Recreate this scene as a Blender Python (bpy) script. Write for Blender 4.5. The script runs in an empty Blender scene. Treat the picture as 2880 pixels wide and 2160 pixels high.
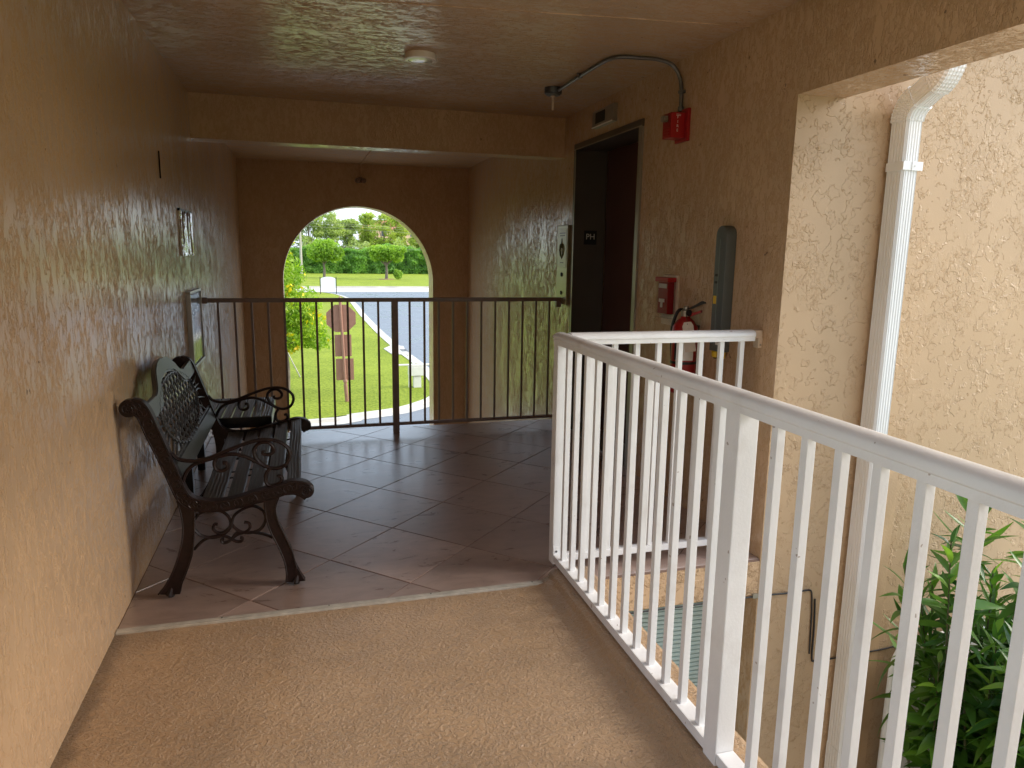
import bpy, bmesh, math, random
import numpy as np
from mathutils import Vector, Matrix, noise
random.seed(7); RNG = np.random.default_rng(7)
PI = math.pi
S = bpy.context.scene
COL = S.collection

# ------------------------------------------------------------------ camera
F_PX = 2021.23
cam_d = bpy.data.cameras.new("camera")
cam = bpy.data.objects.new("camera", cam_d); COL.objects.link(cam)
R_ = Vector((0.96137, -0.27486, 0.01476)); U_ = Vector((0.03537, 0.17652, 0.98366)); F_ = Vector((0.27297, 0.94514, -0.17942))
M = Matrix((R_, U_, -F_)).transposed().to_4x4(); M.translation = Vector((0, 0, 1.399))
cam.matrix_world = M
cam_d.sensor_fit = 'HORIZONTAL'; cam_d.sensor_width = 36.0; cam_d.lens = F_PX / 2880 * 36
cam_d.clip_start = 0.05; cam_d.clip_end = 3000
S.camera = cam

# ------------------------------------------------------------------ sky and sun
SUN_DIR = Vector((0.87, -0.16, 0.50)).normalized()
el = math.asin(SUN_DIR.z); az = math.atan2(SUN_DIR.x, SUN_DIR.y)
W = bpy.data.worlds.new("World"); S.world = W; W.use_nodes = True
nt = W.node_tree; nt.nodes.clear()
out = nt.nodes.new('ShaderNodeOutputWorld'); bg = nt.nodes.new('ShaderNodeBackground')
sky = nt.nodes.new('ShaderNodeTexSky'); sky.sky_type = 'NISHITA'; sky.sun_disc = False
sky.sun_elevation = el; sky.sun_rotation = az; sky.altitude = 10; sky.air_density = 1.0; sky.dust_density = 2.5; sky.ozone_density = 1.0
mx = nt.nodes.new('ShaderNodeMix'); mx.data_type = 'RGBA'
tc = nt.nodes.new('ShaderNodeTexCoord'); nz = nt.nodes.new('ShaderNodeTexNoise'); nz.inputs['Scale'].default_value = 2.2; nz.inputs['Detail'].default_value = 5
mr = nt.nodes.new('ShaderNodeMapRange'); mr.inputs[1].default_value = .35; mr.inputs[2].default_value = .65; mr.inputs[3].default_value = .35; mr.inputs[4].default_value = .8
nt.links.new(tc.outputs['Generated'], nz.inputs['Vector']); nt.links.new(nz.outputs['Fac'], mr.inputs[0]); nt.links.new(mr.outputs[0], mx.inputs['Factor'])
nt.links.new(sky.outputs[0], mx.inputs['A']); mx.inputs['B'].default_value = (6.8, 7.8, 9.2, 1)
nt.links.new(mx.outputs['Result'], bg.inputs['Color']); bg.inputs['Strength'].default_value = 0.12
nt.links.new(bg.outputs[0], out.inputs['Surface'])
sd = bpy.data.lights.new("sun", 'SUN'); sd.energy = 1.3; sd.angle = math.radians(28); sd.color = (1.0, .95, .87)
so = bpy.data.objects.new("sun", sd); COL.objects.link(so)
so.rotation_euler = SUN_DIR.to_track_quat('Z', 'Y').to_euler(); so.location = SUN_DIR * 50
S.view_settings.view_transform = 'Standard'; S.view_settings.look = 'None'
S.view_settings.exposure = 1.36; S.view_settings.gamma = 1; S.view_settings.use_curve_mapping = False
S.render.engine = 'CYCLES'
S.cycles.max_bounces = 10; S.cycles.diffuse_bounces = 6; S.cycles.glossy_bounces = 4; S.cycles.transparent_max_bounces = 8
S.cycles.use_denoising = True; S.cycles.caustics_reflective = False; S.cycles.caustics_refractive = False

# ------------------------------------------------------------------ materials
def nodes(name):
    m = bpy.data.materials.new(name); m.use_nodes = True
    t = m.node_tree; b = t.nodes['Principled BSDF']
    return m, t, b
def N(t, kind, **kw):
    n = t.nodes.new(kind)
    for k, v in kw.items():
        if k.startswith('i_'): n.inputs[k[2:].replace('_', ' ')].default_value = v
        else: setattr(n, k, v)
    return n
def L(t, a, b): t.links.new(a, b)
def plain(name, col, rough=.5, metal=0., var=.12, vscale=6., bump=0., bscale=60., spec=.5, coat=0.):
    m, t, b = nodes(name)
    b.inputs['Roughness'].default_value = rough; b.inputs['Metallic'].default_value = metal
    b.inputs['Specular IOR Level'].default_value = spec; b.inputs['Coat Weight'].default_value = coat
    tc = N(t, 'ShaderNodeTexCoord'); n = N(t, 'ShaderNodeTexNoise'); n.inputs['Scale'].default_value = vscale; n.inputs['Detail'].default_value = 5
    L(t, tc.outputs['Object'], n.inputs['Vector'])
    r = N(t, 'ShaderNodeMapRange'); r.inputs[1].default_value = .3; r.inputs[2].default_value = .7
    r.inputs[3].default_value = 1 - var; r.inputs[4].default_value = 1 + var
    L(t, n.outputs['Fac'], r.inputs[0])
    v = N(t, 'ShaderNodeVectorMath', operation='SCALE'); v.inputs[0].default_value = col[:3]
    L(t, r.outputs[0], v.inputs['Scale']); L(t, v.outputs[0], b.inputs['Base Color'])
    if bump:
        n2 = N(t, 'ShaderNodeTexNoise'); n2.inputs['Scale'].default_value = bscale; n2.inputs['Detail'].default_value = 4
        L(t, tc.outputs['Object'], n2.inputs['Vector'])
        bp = N(t, 'ShaderNodeBump'); bp.inputs['Distance'].default_value = bump; L(t, n2.outputs['Fac'], bp.inputs['Height'])
        L(t, bp.outputs[0], b.inputs['Normal'])
    return m
def math_(t, op, a, b=None, clamp=False):
    n = N(t, 'ShaderNodeMath', operation=op); n.use_clamp = clamp
    for i, x in enumerate((a, b)):
        if x is None: continue
        if isinstance(x, (int, float)): n.inputs[i].default_value = x
        else: L(t, x, n.inputs[i])
    return n.outputs[0]
def step(t, x, a, b):
    n = N(t, 'ShaderNodeMapRange'); n.interpolation_type = 'SMOOTHSTEP'
    n.inputs[1].default_value = a; n.inputs[2].default_value = b; L(t, x, n.inputs[0]); return n.outputs[0]
def stucco(name, col, scale=(1, 1, 1), freq=9., depth=.003, rough=.4, width=.02, cover=.45, coat=0., fiss_shade=.3, grain=.12, ridge=.5):
    """trowelled plaster under semi-gloss paint: smooth plates split by thin broken edges that stay matt"""
    m, t, b = nodes(name)
    tc = N(t, 'ShaderNodeTexCoord'); mp = N(t, 'ShaderNodeMapping'); mp.inputs['Scale'].default_value = scale
    L(t, tc.outputs['Object'], mp.inputs['Vector'])
    w = N(t, 'ShaderNodeTexNoise'); w.inputs['Scale'].default_value = freq * 2.2; w.inputs['Detail'].default_value = 3
    L(t, mp.outputs[0], w.inputs['Vector'])
    wv = N(t, 'ShaderNodeVectorMath', operation='MULTIPLY_ADD'); L(t, w.outputs['Color'], wv.inputs[0])
    wv.inputs[1].default_value = (.05,) * 3; L(t, mp.outputs[0], wv.inputs[2])
    def nz(sc, det, src=wv.outputs[0], rg=.55):
        n = N(t, 'ShaderNodeTexNoise'); n.inputs['Scale'].default_value = sc; n.inputs['Detail'].default_value = det
        n.inputs['Roughness'].default_value = rg; L(t, src, n.inputs['Vector']); return n.outputs['Fac']
    a = nz(freq, 4); c = nz(freq * 2.3, 3); msk = nz(freq * .25, 3, mp.outputs[0]); g = nz(freq * 20, 2, mp.outputs[0]); lo = nz(freq * 1.3, 2)
    line = lambda x, mid, wd: math_(t, 'SUBTRACT', 1., step(t, math_(t, 'ABSOLUTE', math_(t, 'SUBTRACT', x, mid)), wd * .25, wd))
    m1 = step(t, lo, cover, cover + .06); m2 = step(t, msk, cover, cover + .08)
    f1 = math_(t, 'MULTIPLY', line(a, .51, width), m1); f2 = math_(t, 'MULTIPLY', math_(t, 'MULTIPLY', line(c, .50, width * 1.4), m2), step(t, lo, cover - .05, cover + .05))
    F = math_(t, 'MAXIMUM', f1, f2)
    p1 = math_(t, 'MULTIPLY', step(t, a, .5, .52), m1); p2 = math_(t, 'MULTIPLY', step(t, c, .50, .53), m2)
    h = math_(t, 'ADD', math_(t, 'ADD', math_(t, 'MULTIPLY', p1, .5), math_(t, 'MULTIPLY', p2, .3)), math_(t, 'MULTIPLY', F, ridge))
    h = math_(t, 'ADD', h, math_(t, 'MULTIPLY', g, grain))
    bp = N(t, 'ShaderNodeBump'); bp.inputs['Distance'].default_value = depth; L(t, h, bp.inputs['Height']); L(t, bp.outputs[0], b.inputs['Normal'])
    v1 = nz(1.3, 4, tc.outputs['Object']); vr = N(t, 'ShaderNodeMapRange'); vr.inputs[1].default_value = .3; vr.inputs[2].default_value = .7
    vr.inputs[3].default_value = .93; vr.inputs[4].default_value = 1.06; L(t, v1, vr.inputs[0])
    sp = math_(t, 'MULTIPLY', step(t, nz(26, 2, tc.outputs['Object']), .73, .77), .55)
    k = math_(t, 'MULTIPLY', vr.outputs[0], math_(t, 'SUBTRACT', 1., math_(t, 'MULTIPLY', F, fiss_shade)))  # crease shade painted into the base colour along the fissure lines
    k = math_(t, 'MULTIPLY', k, math_(t, 'SUBTRACT', 1., sp))
    v = N(t, 'ShaderNodeVectorMath', operation='SCALE'); v.inputs[0].default_value = col; L(t, k, v.inputs['Scale'])
    L(t, v.outputs[0], b.inputs['Base Color'])
    nf = math_(t, 'SUBTRACT', 1., F)
    L(t, math_(t, 'MULTIPLY', nf, .5), b.inputs['Specular IOR Level'])
    L(t, math_(t, 'MULTIPLY', nf, coat), b.inputs['Coat Weight']); b.inputs['Coat Roughness'].default_value = .24
    L(t, math_(t, 'ADD', math_(t, 'MULTIPLY', F, .4), rough), b.inputs['Roughness'])
    return m
PEACH = (.60, .405, .245)
M_IN = stucco('stucco_inside', PEACH, (1, 1, .42), 24., .0022, .32, .058, .40, 1., .10, .10)
M_CEIL = stucco('stucco_ceiling', (.57, .39, .24), (.42, 1, 1), 23., .0022, .32, .058, .40, 1., .10, .10)
M_OUT = stucco('stucco_outside', (.49, .335, .198), (1, 1, .9), 15., .0046, .5, .016, .455, 0., .03, .16, .14)
M_EDGE = stucco('stucco_edge', (.58, .39, .23), (1, 1, 1), 14., .004, .5, .03, .42, 0., .2, .15)
M_PATCH = plain('smooth_patch', (.50, .342, .203), .6, bump=.0012, bscale=90)

def walkmat():
    m, t, b = nodes('walkway_coating')
    tc = N(t, 'ShaderNodeTexCoord')
    def nz(sc, det, rg=.5, dist=0.):
        n = N(t, 'ShaderNodeTexNoise'); n.inputs['Scale'].default_value = sc; n.inputs['Detail'].default_value = det
        n.inputs['Roughness'].default_value = rg; n.inputs['Distortion'].default_value = dist
        L(t, tc.outputs['Object'], n.inputs['Vector']); return n.outputs['Fac']
    a = nz(62, 3, .55, .6); c = nz(130, 2, .5, .4); msk = nz(5, 3); g = nz(420, 2)
    p = math_(t, 'MULTIPLY', step(t, a, .46, .56), .7)
    q = math_(t, 'MULTIPLY', step(t, c, .5, .58), step(t, msk, .38, .55))
    h = math_(t, 'ADD', math_(t, 'ADD', p, math_(t, 'MULTIPLY', q, .5)), math_(t, 'MULTIPLY', g, .12))
    bp = N(t, 'ShaderNodeBump'); bp.inputs['Distance'].default_value = .0034; L(t, h, bp.inputs['Height']); L(t, bp.outputs[0], b.inputs['Normal'])
    v1 = nz(2.2, 5, .6); sp = nz(60, 1); 
    vr = N(t, 'ShaderNodeMapRange'); vr.inputs[1].default_value = .3; vr.inputs[2].default_value = .7; vr.inputs[3].default_value = .86; vr.inputs[4].default_value = 1.1
    L(t, v1, vr.inputs[0])
    spots = math_(t, 'MULTIPLY', step(t, sp, .74, .8), .55)
    k = math_(t, 'MULTIPLY', vr.outputs[0], math_(t, 'SUBTRACT', 1., spots))
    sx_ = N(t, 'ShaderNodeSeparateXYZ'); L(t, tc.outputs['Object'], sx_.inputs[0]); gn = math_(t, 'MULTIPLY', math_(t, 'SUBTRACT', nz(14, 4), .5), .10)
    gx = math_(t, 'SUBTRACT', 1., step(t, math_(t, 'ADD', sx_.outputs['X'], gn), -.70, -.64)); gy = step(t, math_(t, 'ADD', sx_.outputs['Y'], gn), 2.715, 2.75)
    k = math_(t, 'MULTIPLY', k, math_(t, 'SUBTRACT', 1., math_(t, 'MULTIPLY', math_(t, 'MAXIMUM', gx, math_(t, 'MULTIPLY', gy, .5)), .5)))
    wear = math_(t, 'MULTIPLY', step(t, nz(1.1, 5, .65, 1.), .5, .68), .13); k = math_(t, 'MULTIPLY', k, math_(t, 'SUBTRACT', 1., wear))
    v = N(t, 'ShaderNodeVectorMath', operation='SCALE'); v.inputs[0].default_value = (.45, .295, .17); L(t, k, v.inputs['Scale'])
    L(t, v.outputs[0], b.inputs['Base Color']); b.inputs['Roughness'].default_value = .36; b.inputs['Coat Weight'].default_value = .4; b.inputs['Coat Roughness'].default_value = .3; L(t, bp.outputs[0], b.inputs['Coat Normal'])
    return m
M_WALK = walkmat()

def tilemat():
    m, t, b = nodes('slate_look_tile')
    tc = N(t, 'ShaderNodeTexCoord'); oi = N(t, 'ShaderNodeObjectInfo')
    mp = N(t, 'ShaderNodeMapping'); L(t, tc.outputs['Object'], mp.inputs['Vector'])
    off = N(t, 'ShaderNodeVectorMath', operation='SCALE'); off.inputs[0].default_value = (31., 17., 9.); L(t, oi.outputs['Random'], off.inputs['Scale'])
    L(t, off.outputs[0], mp.inputs['Location']); mp.inputs['Rotation'].default_value = (0, 0, .5); mp.inputs['Scale'].default_value = (1, 2.1, 1)
    def nz(sc, det, rg=.5, dist=0.):
        n = N(t, 'ShaderNodeTexNoise'); n.inputs['Scale'].default_value = sc; n.inputs['Detail'].default_value = det
        n.inputs['Roughness'].default_value = rg; n.inputs['Distortion'].default_value = dist
        L(t, mp.outputs[0], n.inputs['Vector']); return n.outputs['Fac']
    a = nz(3.2, 5, .55, .5); g = nz(60, 3, .6); c = nz(6, 6, .65, 1.)
    ridge = math_(t, 'SUBTRACT', 1., step(t, math_(t, 'ABSOLUTE', math_(t, 'SUBTRACT', a, .52)), 0., .012))
    h = math_(t, 'ADD', math_(t, 'MULTIPLY', a, .9), math_(t, 'ADD', math_(t, 'MULTIPLY', g, .11), math_(t, 'MULTIPLY', nz(9, 5, .6, .6), .8)))
    h = math_(t, 'ADD', h, math_(t, 'MULTIPLY', ridge, -.02))
    bp = N(t, 'ShaderNodeBump'); bp.inputs['Distance'].default_value = .0009; L(t, h, bp.inputs['Height']); L(t, bp.outputs[0], b.inputs['Normal'])
    cr = N(t, 'ShaderNodeMix', data_type='RGBA'); cr.inputs['A'].default_value = (.29, .200, .165, 1); cr.inputs['B'].default_value = (.42, .30, .255, 1)
    L(t, step(t, c, .3, .7), cr.inputs['Factor'])
    vr = N(t, 'ShaderNodeMapRange'); vr.inputs[3].default_value = .76; vr.inputs[4].default_value = 1.15; L(t, oi.outputs['Random'], vr.inputs[0])
    v = N(t, 'ShaderNodeVectorMath', operation='SCALE'); L(t, cr.outputs['Result'], v.inputs[0]); L(t, vr.outputs[0], v.inputs['Scale'])
    L(t, v.outputs[0], b.inputs['Base Color'])
    rr = N(t, 'ShaderNodeMapRange'); rr.inputs[1].default_value = .3; rr.inputs[2].default_value = .7; rr.inputs[3].default_value = .26; rr.inputs[4].default_value = .34; L(t, c, rr.inputs[0]); L(t, rr.outputs[0], b.inputs['Roughness'])
    b.inputs['Specular IOR Level'].default_value = .8; b.inputs['Coat Weight'].default_value = .9; b.inputs['Coat Roughness'].default_value = .34; b.inputs['Coat IOR'].default_value = 1.75; b.inputs['IOR'].default_value = 1.6
    return m
M_TILE = tilemat()
M_GROUT = plain('grout', (.20, .13, .10), .8)
M_STRIP = plain('metal_edge_strip', (.50, .47, .41), .4, .3, var=.2, vscale=20)
def enamel():
    m = plain('white_enamel', (.78, .77, .765), .33, var=.05, vscale=5, bump=.0006, bscale=120); t = m.node_tree; b = t.nodes['Principled BSDF']
    src = b.inputs['Base Color'].links[0].from_socket; tc = N(t, 'ShaderNodeTexCoord'); gi = N(t, 'ShaderNodeNewGeometry')
    n = N(t, 'ShaderNodeTexNoise'); n.inputs['Scale'].default_value = 38; n.inputs['Detail'].default_value = 2; L(t, gi.outputs['Position'], n.inputs['Vector'])
    n2 = N(t, 'ShaderNodeTexNoise'); n2.inputs['Scale'].default_value = 9; n2.inputs['Detail'].default_value = 5; L(t, gi.outputs['Position'], n2.inputs['Vector'])
    f = math_(t, 'ADD', math_(t, 'MULTIPLY', step(t, n.outputs['Fac'], .735, .755), .75), math_(t, 'MULTIPLY', step(t, n2.outputs['Fac'], .55, .8), .22), True)
    c = N(t, 'ShaderNodeMix', data_type='RGBA'); L(t, f, c.inputs['Factor']); L(t, src, c.inputs['A']); c.inputs['B'].default_value = (.33, .25, .20, 1); L(t, c.outputs['Result'], b.inputs['Base Color']); return m
M_WHITE = enamel()
M_WHITE2 = plain('white_aluminium', (.80, .815, .82), .3, var=.03, vscale=4)
M_BROWNRAIL = plain('brown_rail_paint', (.20, .135, .105), .38, var=.12, vscale=14)
M_IRON = plain('cast_iron_brown', (.016, .0075, .0065), .42, var=.35, vscale=40, bump=.0007, bscale=160, spec=.3)
M_BLACKIRON = plain('black_iron', (.008, .008, .009), .3, var=.3, vscale=40, bump=.0005, bscale=150)
def woodmat(name, c0, c1, rough):
    m, t, b = nodes(name)
    tc = N(t, 'ShaderNodeTexCoord'); mp = N(t, 'ShaderNodeMapping'); mp.inputs['Scale'].default_value = (14, 1.6, 14); L(t, tc.outputs['Object'], mp.inputs['Vector'])
    n = N(t, 'ShaderNodeTexNoise'); n.inputs['Scale'].default_value = 3.; n.inputs['Detail'].default_value = 5; n.inputs['Distortion'].default_value = 2.; L(t, mp.outputs[0], n.inputs['Vector'])
    w = N(t, 'ShaderNodeTexWave'); w.inputs['Scale'].default_value = 1.6; w.inputs['Distortion'].default_value = 6; w.inputs['Detail'].default_value = 3; L(t, mp.outputs[0], w.inputs['Vector'])
    k = math_(t, 'MULTIPLY', n.outputs['Fac'], w.outputs['Fac'])
    c = N(t, 'ShaderNodeMix', data_type='RGBA'); c.inputs['A'].default_value = (*c0, 1); c.inputs['B'].default_value = (*c1, 1); L(t, k, c.inputs['Factor']); L(t, c.outputs['Result'], b.inputs['Base Color'])
    bp = N(t, 'ShaderNodeBump'); bp.inputs['Distance'].default_value = .0012; L(t, w.outputs['Fac'], bp.inputs['Height']); L(t, bp.outputs[0], b.inputs['Normal'])
    b.inputs['Roughness'].default_value = rough; b.inputs['Coat Weight'].default_value = .25; b.inputs['Coat Roughness'].default_value = .25
    return m
M_SLAT = woodmat('dark_stained_slat', (.016, .014, .013), (.035, .032, .030), .32)
M_STEEL = plain('dark_bronze_steel', (.12, .10, .085), .36, .5, var=.1, vscale=3)
M_STEEL_L = plain('brushed_steel_trim', (.36, .33, .27), .35, .6, var=.1)
M_DOOR = plain('oxblood_lift_door', (.085, .028, .022), .42, .1, var=.15, vscale=3)
M_BLACK = plain('black_plastic', (.01, .01, .011), .4, var=.1)
M_RED = plain('fire_red_enamel', (.32, .012, .014), .35, var=.08)
M_REDDK = plain('fire_red_plastic', (.35, .01, .012), .4, var=.06)
M_PRINT = plain('white_print', (.8, .78, .74), .5, var=.02)
M_PAPER = plain('aged_paper', (.62, .53, .45), .7, var=.1, vscale=30)
M_GREYPL = plain('grey_plastic', (.10, .115, .11), .45, var=.1)
M_CONDUIT = plain('galvanised_conduit', (.17, .165, .16), .38, .6, var=.2, vscale=30)
M_YELLOW = plain('yellow_cap', (.75, .50, .02), .4, var=.06)
M_CREAM = plain('aged_cream_enamel', (.62, .50, .37), .4, var=.12, vscale=30)
M_LAMP = plain('opal_lens', (.72, .74, .62), .07, var=.03)
M_CABLE = plain('black_cable', (.015, .014, .014), .5)
M_SHUT = plain('sage_grey_shutter', (.40, .50, .47), .4, var=.08, vscale=5)
M_PVC = plain('light_grey_pvc', (.40, .41, .39), .35, var=.06)
M_ACRYL = plain('foil_panel', (.62, .63, .62), .12, .85, var=.05, bump=.02, bscale=9)
def glassmat():
    m, t, b = nodes('clear_cover'); b.inputs['Base Color'].default_value = (1, 1, 1, 1); b.inputs['Roughness'].default_value = .05
    b.inputs['Transmission Weight'].default_value = 1.; b.inputs['IOR'].default_value = 1.1; b.inputs['Alpha'].default_value = .35; b.inputs['Specular IOR Level'].default_value = 1.
    return m
M_GLASS = glassmat()
M_CASE = plain('case_frame', (.42, .41, .38), .3, .4)
def leafmat(name, c0, c1, rough=.4, trans=.35, scale=1.5):
    m, t, b = nodes(name)
    g = N(t, 'ShaderNodeNewGeometry'); tc = N(t, 'ShaderNodeTexCoord')
    n = N(t, 'ShaderNodeTexNoise'); n.inputs['Scale'].default_value = scale; n.inputs['Detail'].default_value = 3; L(t, tc.outputs['Object'], n.inputs['Vector'])
    k = math_(t, 'ADD', math_(t, 'MULTIPLY', g.outputs['Random Per Island'], .55), math_(t, 'MULTIPLY', step(t, n.outputs['Fac'], .35, .65), .45))
    c = N(t, 'ShaderNodeMix', data_type='RGBA'); c.inputs['A'].default_value = (*c0, 1); c.inputs['B'].default_value = (*c1, 1); L(t, k, c.inputs['Factor'])
    L(t, c.outputs['Result'], b.inputs['Base Color']); b.inputs['Roughness'].default_value = rough
    tr = N(t, 'ShaderNodeBsdfTranslucent'); sc = N(t, 'ShaderNodeVectorMath', operation='MULTIPLY'); L(t, c.outputs['Result'], sc.inputs[0]); sc.inputs[1].default_value = (1.5, 1.6, .8)
    L(t, sc.outputs[0], tr.inputs['Color'])
    mxs = N(t, 'ShaderNodeMixShader'); mxs.inputs[0].default_value = trans; L(t, b.outputs[0], mxs.inputs[1]); L(t, tr.outputs[0], mxs.inputs[2])
    L(t, mxs.outputs[0], t.nodes['Material Output'].inputs['Surface']); return m
def objleafmat():
    m, t, b = nodes('oleander_leaf')
    oi = N(t, 'ShaderNodeObjectInfo'); tc = N(t, 'ShaderNodeTexCoord')
    c = N(t, 'ShaderNodeMix', data_type='RGBA'); c.inputs['A'].default_value = (.030, .10, .028, 1); c.inputs['B'].default_value = (.27, .48, .07, 1)
    L(t, math_(t, 'POWER', oi.outputs['Random'], 2.4), c.inputs['Factor']); L(t, c.outputs['Result'], b.inputs['Base Color']); b.inputs['Roughness'].default_value = .28
    n = N(t, 'ShaderNodeTexNoise'); n.inputs['Scale'].default_value = 160; L(t, tc.outputs['Object'], n.inputs['Vector'])
    bp = N(t, 'ShaderNodeBump'); bp.inputs['Distance'].default_value = .0008; L(t, n.outputs['Fac'], bp.inputs['Height']); L(t, bp.outputs[0], b.inputs['Normal'])
    tr = N(t, 'ShaderNodeBsdfTranslucent'); sc = N(t, 'ShaderNodeVectorMath', operation='MULTIPLY'); L(t, c.outputs['Result'], sc.inputs[0]); sc.inputs[1].default_value = (1.8, 1.9, .9)
    L(t, sc.outputs[0], tr.inputs['Color'])
    mxs = N(t, 'ShaderNodeMixShader'); mxs.inputs[0].default_value = .35; L(t, b.outputs[0], mxs.inputs[1]); L(t, tr.outputs[0], mxs.inputs[2])
    L(t, mxs.outputs[0], t.nodes['Material Output'].inputs['Surface']); return m
M_OLE = objleafmat()
M_OLE2 = leafmat('oleander_leaf_mass', (.022, .085, .022), (.15, .32, .045), .3, .35, 4)
M_STEM = plain('green_brown_stem', (.10, .10, .045), .6, var=.3, vscale=30)
M_BARK = plain('grey_bark', (.15, .12, .095), .8, var=.3, vscale=8, bump=.01, bscale=20)
M_TREEF = leafmat('olive_green_leaves', (.24, .31, .10), (.46, .53, .19), .5, .45, .25)
M_TREEF2 = leafmat('yellow_green_leaves', (.26, .34, .07), (.52, .58, .13), .5, .45, .25)
M_HEDGE = leafmat('hedge_leaves', (.11, .25, .05), (.28, .48, .09), .5, .4, .3)
M_TOPIARY = leafmat('clipped_leaves', (.12, .24, .03), (.38, .54, .07), .5, .45, .4)
M_CASSIA = leafmat('feathery_leaves', (.15, .30, .02), (.42, .54, .05), .5, .45, 1.2)
M_FLOWER = leafmat('yellow_flowers', (.75, .52, .01), (.85, .68, .03), .5, .3, 1)
M_CONC = plain('pale_concrete', (.55, .51, .44), .7, var=.14, vscale=.8, bump=.004, bscale=30)
M_POLE = plain('concrete_pole', (.42, .39, .34), .8)
M_SIGNBR = plain('terracotta_sign_paint', (.30, .15, .10), .5, var=.10)
M_UTIL = plain('white_utility_paint', (.75, .72, .63), .5, var=.06)
M_BOARD = plain('blank_white_board', (.8, .82, .84), .5, var=.03)
M_ROOF = plain('red_tile_roof', (.45, .16, .09), .7, var=.1)
M_FARW = plain('far_peach_wall', (.70, .48, .33), .8, var=.05)
M_SOIL = plain('mulch', (.10, .06, .04), .9, var=.4, vscale=20, bump=.02, bscale=40)
def grassmat():
    m, t, b = nodes('lawn')
    tc = N(t, 'ShaderNodeTexCoord')
    def nz(sc, det):
        n = N(t, 'ShaderNodeTexNoise'); n.inputs['Scale'].default_value = sc; n.inputs['Detail'].default_value = det; n.inputs['Roughness'].default_value = .7; L(t, tc.outputs['Object'], n.inputs['Vector']); return n.outputs['Fac']
    k = math_(t, 'ADD', math_(t, 'MULTIPLY', step(t, nz(11, 6), .4, .6), .7), math_(t, 'MULTIPLY', step(t, nz(.45, 5), .35, .65), .35))
    c = N(t, 'ShaderNodeMix', data_type='RGBA'); c.inputs['A'].default_value = (.15, .205, .016, 1); c.inputs['B'].default_value = (.35, .41, .045, 1); L(t, k, c.inputs['Factor'])
    L(t, c.outputs['Result'], b.inputs['Base Color']); b.inputs['Roughness'].default_value = .9; b.inputs['Specular IOR Level'].default_value = .15
    bp = N(t, 'ShaderNodeBump'); bp.inputs['Distance'].default_value = .05; L(t, nz(25, 3), bp.inputs['Height']); L(t, bp.outputs[0], b.inputs['Normal']); return m
M_GRASS = grassmat()
def asphaltmat():
    m, t, b = nodes('damp_asphalt')
    tc = N(t, 'ShaderNodeTexCoord')
    def nz(sc, det, sx=1.):
        mp = N(t, 'ShaderNodeMapping'); mp.inputs['Scale'].default_value = (1, sx, 1); L(t, tc.outputs['Object'], mp.inputs['Vector'])
        n = N(t, 'ShaderNodeTexNoise'); n.inputs['Scale'].default_value = sc; n.inputs['Detail'].default_value = det; n.inputs['Distortion'].default_value = .8; L(t, mp.outputs[0], n.inputs['Vector']); return n.outputs['Fac']
    a = nz(.7, 5, .8); c = N(t, 'ShaderNodeMix', data_type='RGBA'); c.inputs['A'].default_value = (.10, .115, .135, 1); c.inputs['B'].default_value = (.17, .185, .205, 1)
    L(t, step(t, a, .35, .65), c.inputs['Factor']); L(t, c.outputs['Result'], b.inputs['Base Color'])
    rr = N(t, 'ShaderNodeMapRange'); rr.inputs[1].default_value = .38; rr.inputs[2].default_value = .6; rr.inputs[3].default_value = .22; rr.inputs[4].default_value = .5; L(t, a, rr.inputs[0]); L(t, rr.outputs[0], b.inputs['Roughness'])
    bp = N(t, 'ShaderNodeBump'); bp.inputs['Distance'].default_value = .006; L(t, nz(40, 3), bp.inputs['Height']); L(t, bp.outputs[0], b.inputs['Normal']); return m
M_ASPH = asphaltmat()

# ------------------------------------------------------------------ helpers
def link(name, me, mats, parent=None):
    o = bpy.data.objects.new(name, me); COL.objects.link(o)
    if mats is not None and not me.materials:
        for m in (mats if isinstance(mats, (list, tuple)) else [mats]): me.materials.append(m)
    if parent is not None: o.parent = parent
    return o
def obj(name, bm, mats, parent=None, smooth=False):
    bmesh.ops.recalc_face_normals(bm, faces=bm.faces)
    me = bpy.data.meshes.new(name); bm.to_mesh(me); bm.free()
    if smooth:
        for p in me.polygons: p.use_smooth = True
        try: me.set_sharp_from_angle(angle=math.radians(40))
        except Exception: pass
    return link(name, me, mats, parent)
def tag(o, label, cat, group=None, kind=None):
    o['label'] = label; o['category'] = cat
    if group: o['group'] = group
    if kind: o['kind'] = kind
    return o
def struct(o, label=None):
    o['kind'] = 'structure'
    if label: o['label'] = label
    return o
def thing(name, label, cat, loc=(0, 0, 0), group=None):
    o = bpy.data.objects.new(name, None); o.empty_display_size = .1; COL.objects.link(o); o.location = loc
    return tag(o, label, cat, group)
def B(): return bmesh.new()
def box(bm, x0, x1, y0, y1, z0, z1, bev=0., mi=0):
    vs = [bm.verts.new((x, y, z)) for z in (z0, z1) for y in (y0, y1) for x in (x0, x1)]
    fs = [bm.faces.new([vs[i] for i in f]) for f in ((0, 2, 3, 1), (4, 5, 7, 6), (0, 1, 5, 4), (1, 3, 7, 5), (3, 2, 6, 7), (2, 0, 4, 6))]
    for f in fs: f.material_index = mi
    if bev:
        es = list({e for f in fs for e in f.edges})
        r = bmesh.ops.bevel(bm, geom=es, offset=bev, segments=2, profile=.7, affect='EDGES')
        for f in r['faces']: f.material_index = mi
    return bm
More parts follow.
